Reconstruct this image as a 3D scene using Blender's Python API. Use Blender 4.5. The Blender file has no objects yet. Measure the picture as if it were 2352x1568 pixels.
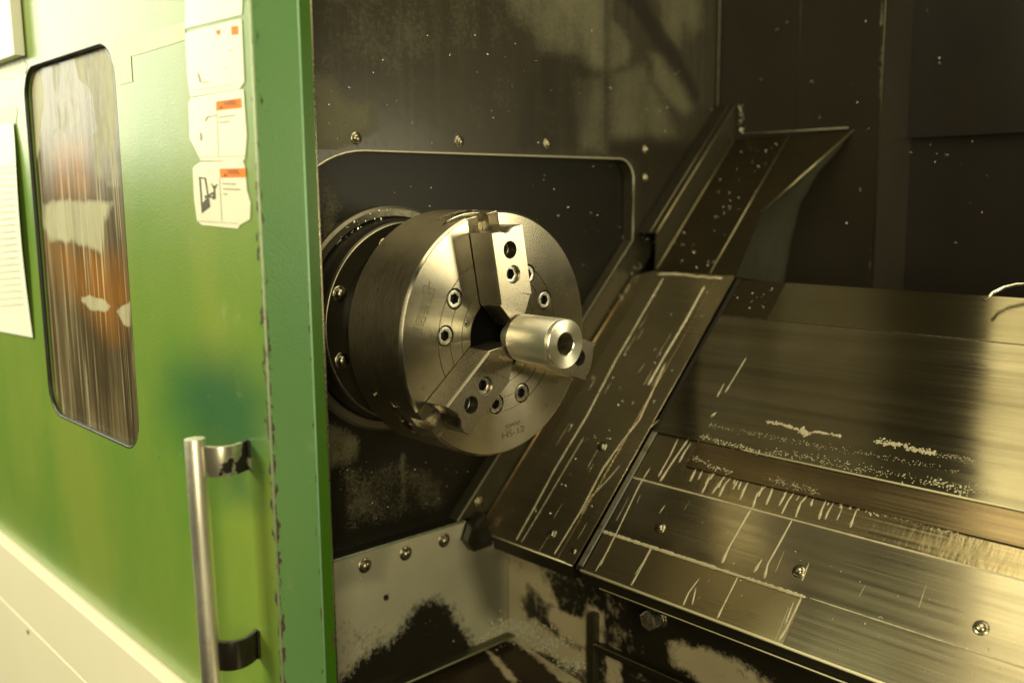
import bpy, bmesh, math, random
import numpy as np
from mathutils import Vector, Matrix
random.seed(7); rng = np.random.default_rng(5)
S = bpy.context.scene
COL = S.collection
R2 = 2 ** .5
# ------------------------------------------------------------------ camera
# metres. X = spindle axis (origin at the chuck face), Y = away from the operator, Z = up
CB = Matrix(((0.685414, -0.10246709, 0.72090786), (0.72809419, 0.10908952, -0.67674095), (-0.00929982, 0.98873655, 0.14937718)))
CP = Vector((0.86186433, -0.78862987, 0.16768258))
FPX, CX, CY = 2192.23, 1176., 784.
cam = bpy.data.cameras.new('camera'); cam.lens = FPX / 2352 * 36; cam.sensor_width = 36; cam.sensor_fit = 'HORIZONTAL'
cam.clip_start = .05; cam.clip_end = 60
cam.dof.use_dof = True; cam.dof.focus_distance = 1.16; cam.dof.aperture_fstop = 2.5
co = bpy.data.objects.new('camera', cam); COL.objects.link(co)
co.matrix_world = Matrix.Translation(CP) @ CB.to_4x4(); S.camera = co
# ------------------------------------------------------------------ world, lamps, exposure
w = bpy.data.worlds.new("World"); S.world = w; w.use_nodes = True
bg = w.node_tree.nodes['Background']; bg.inputs[0].default_value = (1, .88, .55, 1); bg.inputs[1].default_value = .014
WARM = (1, .885, .55)
def area(name, loc, target, sx, sy, power, color=WARM, spread=180):
    l = bpy.data.lights.new(name, 'AREA'); l.shape = 'RECTANGLE'; l.size = sx; l.size_y = sy; l.energy = power; l.color = color
    l.spread = math.radians(spread)
    o = bpy.data.objects.new(name, l); COL.objects.link(o); o.location = loc
    o.rotation_euler = (Vector(target) - Vector(loc)).to_track_quat('-Z', 'Y').to_euler()
    return o
area('hall_light', (-1.9, -2.6, 1.7), (-.6, -.33, .15), 1.3, 1.3, 108, (1, .95, .62))
area('bay_light', (-3.0, -1.25, 1.05), (-.4, -.33, .25), .9, 1.5, 24, (1, .97, .72))
area('ceiling_light', (.45, -.12, 1.25), (.45, -.12, -.3), 1.0, 1.3, 13)
area('front_light', (2.2, -1.7, .62), (0, .1, -.1), .45, 1.5, 42)
area('chuck_highlight_fill', (1.0, .74, .16), (0, 0, -.03), .3, .35, 3.5)  # added unseen lamp, placed to give the chuck face its highlight
S.view_settings.view_transform = 'Standard'; S.view_settings.look = 'None'
S.view_settings.exposure = .48; S.view_settings.gamma = 1
S.render.engine = 'CYCLES'
# ------------------------------------------------------------------ pixel <-> surface helpers (measurements of the photo turned into metres)
def ray(u, v): return CB @ Vector((u - CX, -(v - CY), -FPX))
def hit(u, v, n, d):
    n = Vector(n); r = ray(u, v); return CP + r * ((d - n.dot(CP)) / n.dot(r))
def hx(u, v, x): return hit(u, v, (1, 0, 0), x)
def hy(u, v, y): return hit(u, v, (0, 1, 0), y)
def hz(u, v, z): return hit(u, v, (0, 0, 1), z)
NS = Vector((0, -1 / R2, 1 / R2)); US = Vector((0, 1 / R2, 1 / R2))   # slant bed normal, up-slope direction
def hw(u, v, w_): return hit(u, v, NS, w_)
def sw(x, s, w_): return Vector((x, 0, 0)) + US * s + NS * w_
def projV(P):
    q = (P - np.array(CP)) @ np.array(CB)
    return np.c_[CX + q[:, 0] / -q[:, 2] * FPX, CY - q[:, 1] / -q[:, 2] * FPX]
def C2(x, y): return ((1400 + x / 2.352) * .98, (600 + y / 2.352) * .98)
def C3(x, y): return ((1100 + x / 1.809) * .98, (1100 + y / 1.809) * .98)
def C1(x, y): return ((1100 + x / 1.96) * .98, (550 + y / 1.96) * .98)
def C4(x, y): return ((1400 + x / 2.24) * .98, (y / 2.24) * .98)
def CC(x, y): return ((720 + x / 2.3054) * .98, (440 + y / 2.3054) * .98)

# ------------------------------------------------------------------ object helpers
def tag(o, label=None, cat=None, group=None, kind=None):
    for k, v_ in (('label', label), ('category', cat), ('group', group), ('kind', kind)):
        if v_: o[k] = v_
    return o
def empty(name, loc=(0, 0, 0), label=None, cat=None, group=None):
    o = bpy.data.objects.new(name, None); o.empty_display_size = .02; COL.objects.link(o); o.location = loc
    return tag(o, label, cat, group)
def par(o, parent):
    if parent is not None:
        o.parent = parent
        o.matrix_parent_inverse = (parent.matrix_basis if parent.parent is None else (parent.parent.matrix_basis @ parent.matrix_parent_inverse @ parent.matrix_basis)).inverted()
    return o
def obj(name, me, mat, parent=None, smooth=False):
    o = bpy.data.objects.new(name, me); COL.objects.link(o)
    if mat is not None: me.materials.append(mat)
    if smooth: me.polygons.foreach_set('use_smooth', [True] * len(me.polygons))
    return par(o, parent)
def pydata(name, vs, fs, mat, parent=None, smooth=False):
    me = bpy.data.meshes.new(name); me.from_pydata([tuple(v_) for v_ in vs], [], fs); me.update()
    return obj(name, me, mat, parent, smooth)
def frombm(name, bm, mat, parent=None, smooth=False, norm=True):
    if norm: bmesh.ops.recalc_face_normals(bm, faces=bm.faces[:])
    me = bpy.data.meshes.new(name); bm.to_mesh(me); bm.free()
    return obj(name, me, mat, parent, smooth)
def autosmooth(o, ang=35):
    me = o.data; bm = bmesh.new(); bm.from_mesh(me)
    for f in bm.faces: f.smooth = True
    for e in bm.edges:
        if len(e.link_faces) == 2 and e.calc_face_angle(0) > math.radians(ang): e.smooth = False
    bm.to_mesh(me); bm.free()
def add_prism(bm, poly, axis_o, ex, ey, ez, z0, z1):
    """poly in the ex,ey plane, extruded along ez from z0 to z1"""
    a = [bm.verts.new(axis_o + ex * p[0] + ey * p[1] + ez * z0) for p in poly]
    b = [bm.verts.new(axis_o + ex * p[0] + ey * p[1] + ez * z1) for p in poly]
    n = len(poly); bm.faces.new(a[::-1]); bm.faces.new(b)
    for i in range(n): bm.faces.new((a[i], a[(i + 1) % n], b[(i + 1) % n], b[i]))
def add_box(bm, x0, x1, y0, y1, z0, z1):
    add_prism(bm, [(x0, y0), (x1, y0), (x1, y1), (x0, y1)], Vector(), Vector((1, 0, 0)), Vector((0, 1, 0)), Vector((0, 0, 1)), z0, z1)
def bevel(bm, w_, seg=2, ang=30):
    bmesh.ops.recalc_face_normals(bm, faces=bm.faces[:])
    es = [e for e in bm.edges if len(e.link_faces) == 2 and e.calc_face_angle(0) > math.radians(ang)]
    bmesh.ops.bevel(bm, geom=es, offset=w_, segments=seg, affect='EDGES', profile=.6, clamp_overlap=True)
def boxo(name, x0, x1, y0, y1, z0, z1, mat, parent=None, bv=0):
    bm = bmesh.new(); add_box(bm, x0, x1, y0, y1, z0, z1)
    if bv: bevel(bm, bv)
    return frombm(name, bm, mat, parent)
def add_lathe(bm, prof, seg=96, close=False):
    """profile of (x, r) turned about the X axis"""
    rings = []
    for x, r in prof:
        rings.append([bm.verts.new((x, r * math.cos(2 * math.pi * i / seg), r * math.sin(2 * math.pi * i / seg))) for i in range(seg)])
    m = len(prof)
    for k in range(m if close else m - 1):
        a, b = rings[k], rings[(k + 1) % m]
        for i in range(seg): bm.faces.new((a[i], a[(i + 1) % seg], b[(i + 1) % seg], b[i]))
    return rings
def lathe(name, prof, mat, parent=None, seg=96, close=False, caps=False, ang=25):
    bm = bmesh.new(); rr = add_lathe(bm, prof, seg, close)
    if caps: bm.faces.new(rr[0]); bm.faces.new(rr[-1])
    o = frombm(name, bm, mat, parent); autosmooth(o, ang); return o
def frame(n, o, roll=None):
    """matrix whose local X axis is n"""
    n = Vector(n).normalized(); up = Vector((0, 0, 1)) if abs(n.z) < .9 else Vector((0, 1, 0))
    y = up.cross(n).normalized(); z = n.cross(y)
    m = Matrix((n, y, z)).transposed().to_4x4(); m.translation = o; return m
def tube(bm, pts, r, seg=10, cap=True):
    rings = []; n = len(pts)
    for i, p in enumerate(pts):
        d = (pts[min(i + 1, n - 1)] - pts[max(i - 1, 0)]).normalized()
        up = Vector((0, 0, 1)) if abs(d.z) < .9 else Vector((0, 1, 0))
        a = d.cross(up).normalized(); b = d.cross(a)
        rr = r[i] if isinstance(r, (list, tuple)) else r
        rings.append([bm.verts.new(p + a * rr * math.cos(2 * math.pi * k / seg) + b * rr * math.sin(2 * math.pi * k / seg)) for k in range(seg)])
    for i in range(n - 1):
        for k in range(seg): bm.faces.new((rings[i][k], rings[i][(k + 1) % seg], rings[i + 1][(k + 1) % seg], rings[i + 1][k]))
    if cap: bm.faces.new(rings[0]); bm.faces.new(rings[-1])
def sdpoly(pts, poly):
    """signed distance in photo pixels, inside positive"""
    P = np.asarray(pts); V = np.asarray(poly, float); d = np.full(len(P), 1e9); ins = np.zeros(len(P), bool)
    for i in range(len(V)):
        a = V[i]; b = V[(i + 1) % len(V)]; e = b - a; wv = P - a
        t = np.clip((wv @ e) / (e @ e + 1e-9), 0, 1); d = np.minimum(d, np.hypot(*(wv - t[:, None] * e).T))
        c1 = (a[1] <= P[:, 1]) != (b[1] <= P[:, 1])
        with np.errstate(divide='ignore', invalid='ignore'):
            xx = a[0] + (P[:, 1] - a[1]) / (b[1] - a[1] + 1e-12) * e[0]
        ins ^= c1 & (P[:, 0] < xx)
    return np.where(ins, d, -d)
def patches(name, quads, mat, parent=None, cell=.006, stains=(), thick=0.0, stain_tint=()):
    """several flat quads (p00,p10,p11,p01) cut into a fine grid in ONE mesh; stains = (value, feather, outline)"""
    vs = []; fs = []; uv = []
    for q in quads:
        a, b, c, d = [np.array(p) for p in q[:4]]
        nu = max(1, int(max(np.linalg.norm(b - a), np.linalg.norm(c - d)) / cell)); nv = max(1, int(max(np.linalg.norm(d - a), np.linalg.norm(c - b)) / cell))
        U, Vv = np.meshgrid(np.linspace(0, 1, nu + 1), np.linspace(0, 1, nv + 1)); U = U.ravel()[:, None]; Vv = Vv.ravel()[:, None]
        base = sum(len(x) for x in vs)
        vs.append((1 - Vv) * ((1 - U) * a + U * b) + Vv * ((1 - U) * d + U * c))
        uv.append(np.c_[U * np.linalg.norm(b - a), Vv * np.linalg.norm(d - a)])
        j, i = np.meshgrid(np.arange(nv), np.arange(nu), indexing='ij'); k = (base + j * (nu + 1) + i).ravel()
        fs.append(np.c_[k, k + 1, k + nu + 2, k + nu + 1])
    vs = np.vstack(vs); fs = np.vstack(fs); uv = np.vstack(uv)
    me = bpy.data.meshes.new(name); me.from_pydata(vs.tolist(), [], fs.tolist()); me.update()
    l = me.uv_layers.new(name='UVMap'); l.data.foreach_set('uv', uv[fs.ravel()].astype(np.float32).ravel())
    for an, st in (('stain', stains), ('stain_tint', stain_tint)):
        val = np.zeros(len(vs))
        if st:
            pv = projV(vs)
            for val_, fea, poly in st:
                m = np.clip(.5 + sdpoly(pv, poly) / fea, 0, 1); m = m * m * (3 - 2 * m)
                val = np.maximum(val, m * val_) if val_ > 0 else val * (1 + m * val_)
        at = me.attributes.new(an, 'FLOAT', 'POINT'); at.data.foreach_set('value', val.astype(np.float32))
    o = obj(name, me, mat, parent)
    if thick:
        md = o.modifiers.new('solid', 'SOLIDIFY'); md.thickness = thick; md.offset = -1
    return o

# ------------------------------------------------------------------ materials
def mat(name):
    m = bpy.data.materials.new(name); m.use_nodes = True; nt = m.node_tree
    return m, nt, nt.nodes['Principled BSDF']
def N(nt, t, **k):
    n = nt.nodes.new(t)
    for a, b in k.items(): setattr(n, a, b)
    return n
def mixc(nt, fac, a, b):
    n = N(nt, 'ShaderNodeMix', data_type='RGBA')
    for s_, v_ in ((0, fac), (6, a), (7, b)):
        if hasattr(v_, 'is_linked') or hasattr(v_, 'links'): nt.links.new(v_, n.inputs[s_])
        else: n.inputs[s_].default_value = v_ if s_ == 0 else (*v_, 1)
    return n.outputs[2]
def mixf(nt, fac, a, b):
    n = N(nt, 'ShaderNodeMix', data_type='FLOAT')
    for s_, v_ in ((0, fac), (2, a), (3, b)):
        if hasattr(v_, 'links'): nt.links.new(v_, n.inputs[s_])
        else: n.inputs[s_].default_value = v_
    return n.outputs[0]
def noise(nt, scale, stretch=(1, 1, 1), detail=4, rough=.55, lo=None, hi=None, coord='Object', rot=(0, 0, 0)):
    tc = N(nt, 'ShaderNodeTexCoord'); mp = N(nt, 'ShaderNodeMapping'); mp.inputs['Scale'].default_value = stretch; mp.inputs['Rotation'].default_value = rot
    n = N(nt, 'ShaderNodeTexNoise'); n.inputs['Scale'].default_value = scale; n.inputs['Detail'].default_value = detail; n.inputs['Roughness'].default_value = rough
    nt.links.new(tc.outputs[coord], mp.inputs[0]); nt.links.new(mp.outputs[0], n.inputs[0]); o = n.outputs[0]
    if lo is not None: o = rng_(nt, o, lo, hi)
    return o
def rng_(nt, o, lo, hi, a=0, b=1):
    r = N(nt, 'ShaderNodeMapRange'); r.inputs[1].default_value = lo; r.inputs[2].default_value = hi; r.inputs[3].default_value = a; r.inputs[4].default_value = b
    nt.links.new(o, r.inputs[0]); return r.outputs[0]
def math_(nt, op, a, b):
    n = N(nt, 'ShaderNodeMath', operation=op)
    for i, v_ in enumerate((a, b)):
        if hasattr(v_, 'links'): nt.links.new(v_, n.inputs[i])
        else: n.inputs[i].default_value = v_
    return n.outputs[0]
def bump(nt, h, dist, strength=1.0, prev=None):
    b = N(nt, 'ShaderNodeBump'); b.inputs['Distance'].default_value = dist; b.inputs['Strength'].default_value = strength; nt.links.new(h, b.inputs['Height'])
    if prev is not None: nt.links.new(prev, b.inputs['Normal'])
    return b.outputs[0]
def attr(nt, name): return N(nt, 'ShaderNodeAttribute', attribute_name=name).outputs['Fac']

def metal(name, col, rough=.3, aniso=0., tangent=None, grain=(1, 1, 1), gs=200, gd=.00004, var=.25, spots=.3, dirt=(.1, .08, .04), metallic=1.0, rv=1.0):
    m, nt, p = mat(name); L = nt.links.new
    n1 = noise(nt, 9, detail=5, lo=.35, hi=.7); n2 = noise(nt, gs, grain, detail=3); n3 = noise(nt, 46, detail=6, rough=.7, lo=.56, hi=.72)
    c = mixc(nt, math_(nt, 'MULTIPLY', n1, var), col, tuple(x * .55 for x in col))
    c = mixc(nt, math_(nt, 'MULTIPLY', n3, spots), c, dirt)
    L(c, p.inputs['Base Color']); p.inputs['Metallic'].default_value = metallic
    r = math_(nt, 'ADD', rng_(nt, n2, .3, .7, rough - .06 * rv, rough + .1 * rv), math_(nt, 'MULTIPLY', n1, .08 * rv)); L(r, p.inputs['Roughness'])
    if gd: L(bump(nt, n2, gd), p.inputs['Normal'])
    if aniso:
        p.inputs['Anisotropic'].default_value = aniso; p.inputs['Anisotropic Rotation'].default_value = .25
        t = N(nt, 'ShaderNodeTangent')
        if tangent == 'UV': t.direction_type = 'UV_MAP'; t.uv_map = 'UVMap'
        else: t.direction_type = 'RADIAL'; t.axis = 'X'
        L(t.outputs[0], p.inputs['Tangent'])
    return m
def dirty(name, base, dirt, rb=.35, rd=.75, k=1.1, ns=120, mb=0., md=0., soft=.12, bumpd=.0002, base_var=.5, streak=None, dirt2=None, run=0, spec=.5):
    """base surface with residue where the 'stain' attribute is high, broken up by noise"""
    m, nt, p = mat(name); L = nt.links.new
    st = attr(nt, 'stain'); n1 = noise(nt, ns, detail=7, rough=.7); n2 = noise(nt, 7, detail=4, lo=.3, hi=.75)
    n4 = noise(nt, 18, detail=5, rough=.6)
    e = math_(nt, 'ADD', st, math_(nt, 'MULTIPLY', math_(nt, 'SUBTRACT', math_(nt, 'ADD', math_(nt, 'MULTIPLY', n1, .6), math_(nt, 'MULTIPLY', n4, .4)), .5), k * 2))
    if run: e = math_(nt, 'ADD', e, math_(nt, 'MULTIPLY', math_(nt, 'SUBTRACT', noise(nt, 34, (1, 1, .06), detail=5, rough=.65), .5), run))
    msk = rng_(nt, e, .5 - soft, .5 + soft)
    b = mixc(nt, math_(nt, 'MULTIPLY', n2, base_var), base, tuple(x * .45 for x in base))
    if streak: b = mixc(nt, math_(nt, 'MULTIPLY', noise(nt, 60, (1, 1, .05), detail=4, lo=.5, hi=.75), streak), b, tuple(x * 2.2 for x in base))
    dcol = mixc(nt, n2, dirt, tuple(x * .7 for x in dirt))
    c = mixc(nt, msk, b, dcol)
    c = mixc(nt, rng_(nt, attr(nt, 'stain_tint'), .0, 1.), c, dirt2 or (.012, .01, .006))
    p.inputs['Specular IOR Level'].default_value = spec
    L(c, p.inputs['Base Color']); L(mixf(nt, msk, rb, rd), p.inputs['Roughness']); L(mixf(nt, msk, mb, md), p.inputs['Metallic'])
    L(bump(nt, msk, bumpd, .5, bump(nt, noise(nt, 14, detail=3), .0012, .35)), p.inputs['Normal'])
    return m
def plain(name, col, rough=.5, metallic=0., coat=0., nv=.3, ns=30, bd=.0003, bs=200):
    m, nt, p = mat(name); L = nt.links.new
    L(mixc(nt, math_(nt, 'MULTIPLY', noise(nt, ns, detail=5, lo=.35, hi=.75), nv), col, tuple(x * .5 for x in col)), p.inputs['Base Color'])
    p.inputs['Roughness'].default_value = rough; p.inputs['Metallic'].default_value = metallic; p.inputs['Coat Weight'].default_value = coat; p.inputs['Coat Roughness'].default_value = .15
    if bd: L(bump(nt, noise(nt, bs, detail=2), bd, .4), p.inputs['Normal'])
    return m

M_face = metal('ground_steel_face', (.45, .42, .33), .24, .85, 'R', gs=30, gd=.0, var=.12, spots=.03, rv=.25)
M_body = metal('turned_steel_rim', (.27, .235, .155), .36, .8, 'R', (40, 1, 1), 60, .00002, .5, .5)
M_jaw = metal('milled_steel_jaw', (.46, .42, .33), .27, 0, None, (1, 6, 1), 240, .00002, .3, .04, rv=.6)
M_jawdark = metal('oiled_master_jaw', (.52, .48, .38), .30, spots=.3)
M_bolt = metal('bolt_steel', (.50, .49, .44), .25, gs=400, spots=.3)
M_socket = plain('socket_recess', (.02, .018, .012), .45, .6)
M_alu = metal('turned_aluminium', (.93, .91, .78), .36, 0, 'R', (60, 1, 1), 50, .00003, .12, .05)
M_alu_face = metal('faced_aluminium', (.92, .92, .80), .30, .8, 'R', gs=30, gd=.0, var=.08, spots=.0, rv=.3)
M_black = plain('oily_black_iron', (.022, .019, .012), .28, .3, nv=.5, bd=.0004, bs=60)
M_ring = metal('dull_iron_ring', (.13, .12, .085), .38, spots=.6, metallic=.8)
M_wall = dirty('oily_wall_paint', (.030, .027, .016), (.105, .10, .058), .30, .7, spec=.38, ns=170, streak=.3, k=.9, soft=.42, run=.55)
M_recess = dirty('recess_panel_paint', (.008, .007, .004), (.13, .12, .07), .42, .7, ns=260, spec=.22, k=.9, soft=.25)
M_plate = dirty('bare_zinc_plate', (.60, .58, .42), (.016, .014, .008), .42, .3, k=1.0, soft=.2, ns=150, mb=.5, md=0., bumpd=-.0004, base_var=.35, dirt2=(.07, .065, .045))
M_bed = dirty('bed_casting_paint', (.014, .012, .007), (.40, .345, .21), .3, .7, ns=75, k=1.15, soft=.2, bumpd=.0012)
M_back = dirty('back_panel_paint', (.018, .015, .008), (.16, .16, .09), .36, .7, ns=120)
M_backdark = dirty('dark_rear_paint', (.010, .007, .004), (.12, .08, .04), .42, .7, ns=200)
M_rubber = plain('black_rubber', (.012, .011, .008), .4)
def cover(name, col, rough, an=.75, fine=1.0, dirtc=(.10, .075, .03), sp=.35, met=.92, ripple=0, rv=1.0):
    m, nt, p = mat(name); L = nt.links.new
    g = noise(nt, 260, (.012, 1, 1), detail=4, rough=.6); g2 = noise(nt, 42, (.03, 1, 1), detail=5, rough=.65, lo=.35, hi=.7)
    big = noise(nt, 6, detail=5, lo=.35, hi=.7); run = noise(nt, 30, (1, .12, .12), detail=5, lo=.5, hi=.72, rot=(math.radians(0), 0, 0))
    c = mixc(nt, math_(nt, 'MULTIPLY', g2, .5 * fine), col, tuple(x * .4 for x in col))
    c = mixc(nt, math_(nt, 'MULTIPLY', big, sp), c, dirtc)
    L(c, p.inputs['Base Color']); p.inputs['Metallic'].default_value = met
    L(math_(nt, 'ADD', rng_(nt, g, .3, .7, rough - .05 * rv, rough + .1 * rv), math_(nt, 'MULTIPLY', big, .12 * rv)), p.inputs['Roughness'])
    L(bump(nt, g, .00003, .7 * fine, bump(nt, noise(nt, 5, detail=2), .003, .25, bump(nt, noise(nt, 95, (1, .3, .3), detail=3), .0012, ripple) if ripple else None)), p.inputs['Normal'])
    p.inputs['Anisotropic'].default_value = an; p.inputs['Anisotropic Rotation'].default_value = .25
    t = N(nt, 'ShaderNodeTangent'); t.direction_type = 'UV_MAP'; t.uv_map = 'UVMap'; L(t.outputs[0], p.inputs['Tangent'])
    return m
M_cover = cover('oily_steel_cover', (.41, .345, .20), .26, .55, .3, met=.93)
M_wet = cover('wet_rippled_steel', (.30, .25, .14), .17, .4, .3, met=.93, ripple=.3)
M_move = cover('brushed_sliding_cover', (.22, .195, .118), .13, .85, 1.6, rv=.4)
M_strip = cover('brushed_strip_cover', (.34, .30, .195), .18, .7, .9, rv=.6, sp=.25)
M_dkcover = cover('dark_oiled_cover', (.07, .058, .033), .28, .5, .4)
M_band = cover('dark_brushed_band', (.17, .15, .085), .12, .85, .6, rv=.35)
M_cool = plain('dried_coolant', (.43, .39, .25), .38, 0, .3, nv=.3)
M_bead = plain('pale_edge_bead', (.80, .75, .48), .35, 0, .4, nv=.25)
M_crud = plain('chip_sludge', (.42, .40, .28), .7, 0, 0, nv=.7, ns=150, bd=.002, bs=220)
M_chip = metal('aluminium_chips', (.85, .84, .68), .25)
M_screw = metal('oily_screw_head', (.32, .29, .20), .24, spots=.4)

def door_paint(name, c1, c2, blotch):
    m, nt, p = mat(name); L = nt.links.new
    big = noise(nt, 3.2, (1, 1, .6), detail=4, lo=.35, hi=.68); fn = noise(nt, 420, detail=2); mid = noise(nt, 26, detail=6, rough=.7, lo=.62, hi=.74)
    chip = rng_(nt, math_(nt, 'ADD', attr(nt, 'stain'), math_(nt, 'MULTIPLY', math_(nt, 'SUBTRACT', noise(nt, 150, (1, 1, .45), detail=5, rough=.62), .5), 3.0)), .78, .84)
    c = mixc(nt, big, c1, c2); c = mixc(nt, attr(nt, 'stain_tint'), c, blotch); c = mixc(nt, math_(nt, 'MULTIPLY', mid, .12), c, (.6, .6, .4)); c = mixc(nt, chip, c, (.05, .032, .02))
    L(c, p.inputs['Base Color']); L(mixf(nt, chip, .36, .8), p.inputs['Roughness'])
    p.inputs['Coat Weight'].default_value = .35; p.inputs['Coat Roughness'].default_value = .22
    L(bump(nt, chip, -.0006, .8, bump(nt, fn, .0005, .6, bump(nt, noise(nt, 9, detail=2), .004, .25))), p.inputs['Normal'])
    return m
M_door = door_paint('green_door_paint', (.205, .285, .045), (.09, .225, .030), (.015, .10, .045))
M_stile = door_paint('door_edge_light_tint', (.125, .25, .085), (.085, .215, .075), (.09, .24, .1))  # same paint as the door front; its different light is put into the colour
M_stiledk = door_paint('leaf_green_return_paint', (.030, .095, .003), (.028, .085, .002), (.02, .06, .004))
M_cream = plain('cream_enamel', (.90, .84, .64), .4, 0, .3, nv=.06, ns=4, bd=.0002)
M_white = plain('white_paper', (.82, .82, .72), .5, nv=.08, ns=10)
M_sticker = plain('sticker_vinyl', (.80, .78, .62), .35, 0, .2, nv=.15, ns=14)
M_orange = plain('orange_print', (.88, .20, .0), .7, nv=.1)
M_ink = plain('printed_ink', (.07, .06, .03), .5, nv=.2)
M_inkgrey = plain('faded_ink', (.36, .34, .22), .5, nv=.3)
M_tape = plain('tape_residue', (.60, .64, .36), .4, nv=.6, ns=60)
M_bar = metal('worn_chrome_bar', (.88, .84, .70), .38, gs=900, gd=.00001, spots=.0, var=.1)
M_engr = plain('engraved_mark', (.13, .115, .06), .6, .3, nv=.5, ns=400)

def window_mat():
    """scratched, coolant-filmed polycarbonate with a brown and orange reflection painted in"""
    m, nt, p = mat('filmed_pane_with_reflection'); L = nt.links.new
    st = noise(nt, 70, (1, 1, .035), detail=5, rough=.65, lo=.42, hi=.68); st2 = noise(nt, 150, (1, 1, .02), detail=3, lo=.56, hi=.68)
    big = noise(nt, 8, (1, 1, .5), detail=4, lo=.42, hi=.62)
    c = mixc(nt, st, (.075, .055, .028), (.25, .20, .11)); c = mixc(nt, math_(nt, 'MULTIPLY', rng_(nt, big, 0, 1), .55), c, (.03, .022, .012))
    om = math_(nt, 'MULTIPLY', attr(nt, 'stain_tint'), rng_(nt, noise(nt, 30, (1, 1, .15), detail=4), .3, .6, .45, 1))
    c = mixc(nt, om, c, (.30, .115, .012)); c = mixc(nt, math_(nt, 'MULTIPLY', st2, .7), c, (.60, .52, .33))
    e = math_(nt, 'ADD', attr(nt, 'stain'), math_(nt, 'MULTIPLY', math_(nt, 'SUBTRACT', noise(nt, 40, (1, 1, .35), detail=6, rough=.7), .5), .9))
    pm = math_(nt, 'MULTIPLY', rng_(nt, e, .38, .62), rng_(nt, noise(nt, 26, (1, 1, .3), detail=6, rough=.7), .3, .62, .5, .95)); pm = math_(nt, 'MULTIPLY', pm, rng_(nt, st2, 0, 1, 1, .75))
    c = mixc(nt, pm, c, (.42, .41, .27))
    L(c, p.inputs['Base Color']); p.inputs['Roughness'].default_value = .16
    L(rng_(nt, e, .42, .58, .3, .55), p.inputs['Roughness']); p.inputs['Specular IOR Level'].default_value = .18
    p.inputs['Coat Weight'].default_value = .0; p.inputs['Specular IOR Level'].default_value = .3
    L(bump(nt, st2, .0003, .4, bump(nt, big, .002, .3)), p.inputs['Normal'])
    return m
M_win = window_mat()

# ================================================================== HEADSTOCK WALL (plane x = -.205)
XW = -.205
hw_ = empty('headstock_wall', (XW, .2, -.3), 'dark oily sheet metal wall with a round-cornered opening around the chuck', 'wall')
def yz(x, y, z): return Vector((x, y, z))
ZT, YR = .23, .502                       # opening: top edge and right edge
def wv(y, z): return Vector((XW, y, z))
cutw = -.29                              # slanted edge of the opening, parallel to the bed
zc = YR + cutw * R2                      # where the vertical edge meets the slanted one
yb = -.314 - cutw * R2                   # where the slanted edge meets the ledge
low = -.345
stW = [(.62, 60, [(1150, -60), (1420, -60), (1400, 60), (1388, 165), (1350, 160), (1320, 125), (1250, 118), (1215, 70), (1180, 30)]),
       (.85, 60, [(1260, -60), (1400, -60), (1392, 160), (1365, 160), (1335, 120), (1300, 60), (1270, 20)]),
       (.82, 50, [(700, 165), (755, 185), (800, 230), (850, 235), (862, 290), (820, 320), (760, 345), (700, 380)]),
       (.95, 30, [(700, 230), (760, 240), (780, 290), (760, 330), (700, 350)]),
       (.62, 26, [(1402, 40), (1425, 60), (1450, 110), (1440, 150), (1402, 160)]),
       (.7, 46, [(1510, -20), (1605, -20), (1612, 60), (1590, 90), (1570, 60), (1560, 110), (1530, 90), (1520, 40)]),
       (.72, 34, [(1490, 120), (1520, 130), (1560, 190), (1592, 245), (1575, 268), (1540, 240), (1505, 190)]),
       (.56, 50, [(1400, 170), (1480, 150), (1530, 240), (1560, 315), (1400, 318)]),
       (.46, 40, [(1325, 180), (1388, 175), (1388, 345), (1330, 345)]),
       (.14, 90, [(735, -50), (1150, -50), (1150, 120), (900, 150), (735, 160)])]
st2W = [(.5, 10, [(1388, -40), (1396, -40), (1396, 340), (1388, 340)]), (.75, 40, [(1400, 322), (1640, 330), (1500, 560), (1460, 560), (1460, 380), (1400, 350)]),
        (.8, 16, [(1405, -20), (1450, 20), (1500, 100), (1560, 170), (1600, 240), (1608, 215), (1560, 120), (1500, 30), (1470, -20)]),
        (.45, 30, [(1235, 125), (1330, 128), (1370, 170), (1330, 345), (1180, 345)])]
q = [(wv(-.27, ZT), wv(YR, ZT), wv(YR, 1.2), wv(-.27, 1.2)), (wv(YR, ZT), wv(.742, ZT), wv(.742, 1.2), wv(YR, 1.2)),
     (wv(YR, zc), wv(YR - low * 0 + (zc - (YR + low * R2)), zc), wv(.742, ZT), wv(YR, ZT)),
     (wv(yb, -.314), wv(yb + (cutw - low) * R2, -.314), wv(YR + (cutw - low) * R2, zc), wv(YR, zc))]
patches('wall_sheet', q, M_wall, hw_, .005, stW, 0, st2W)
# rounded corners of the opening (fills) and the rolled lip all round
def arc(cy, cz, r, a0, a1, n=8): return [(cy + r * math.cos(math.radians(a0 + (a1 - a0) * i / n)), cz + r * math.sin(math.radians(a0 + (a1 - a0) * i / n))) for i in range(n + 1)]
RC = .036
bm = bmesh.new()
for pts in ([(YR, ZT)] + arc(YR - RC, ZT - RC, RC, 0, 90), [(-.19, ZT)] + arc(-.05, ZT - .14, .14, 180, 90)[::-1]):
    bm.faces.new([bm.verts.new((XW, y, z)) for y, z in pts])
add_box(bm, XW - .001, XW, -.27, -.19, -.314, ZT)
frombm('corner_fillet', bm, M_wall, hw_)
lip = [(-.19, -.30), (-.19, ZT - .14)] + arc(-.05, ZT - .14, .14, 180, 90, 14)[1:] + arc(YR - RC, ZT - RC, RC, 90, 0) + [(YR, zc), (yb, -.314)]
bm = bmesh.new(); rows = []
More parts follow.
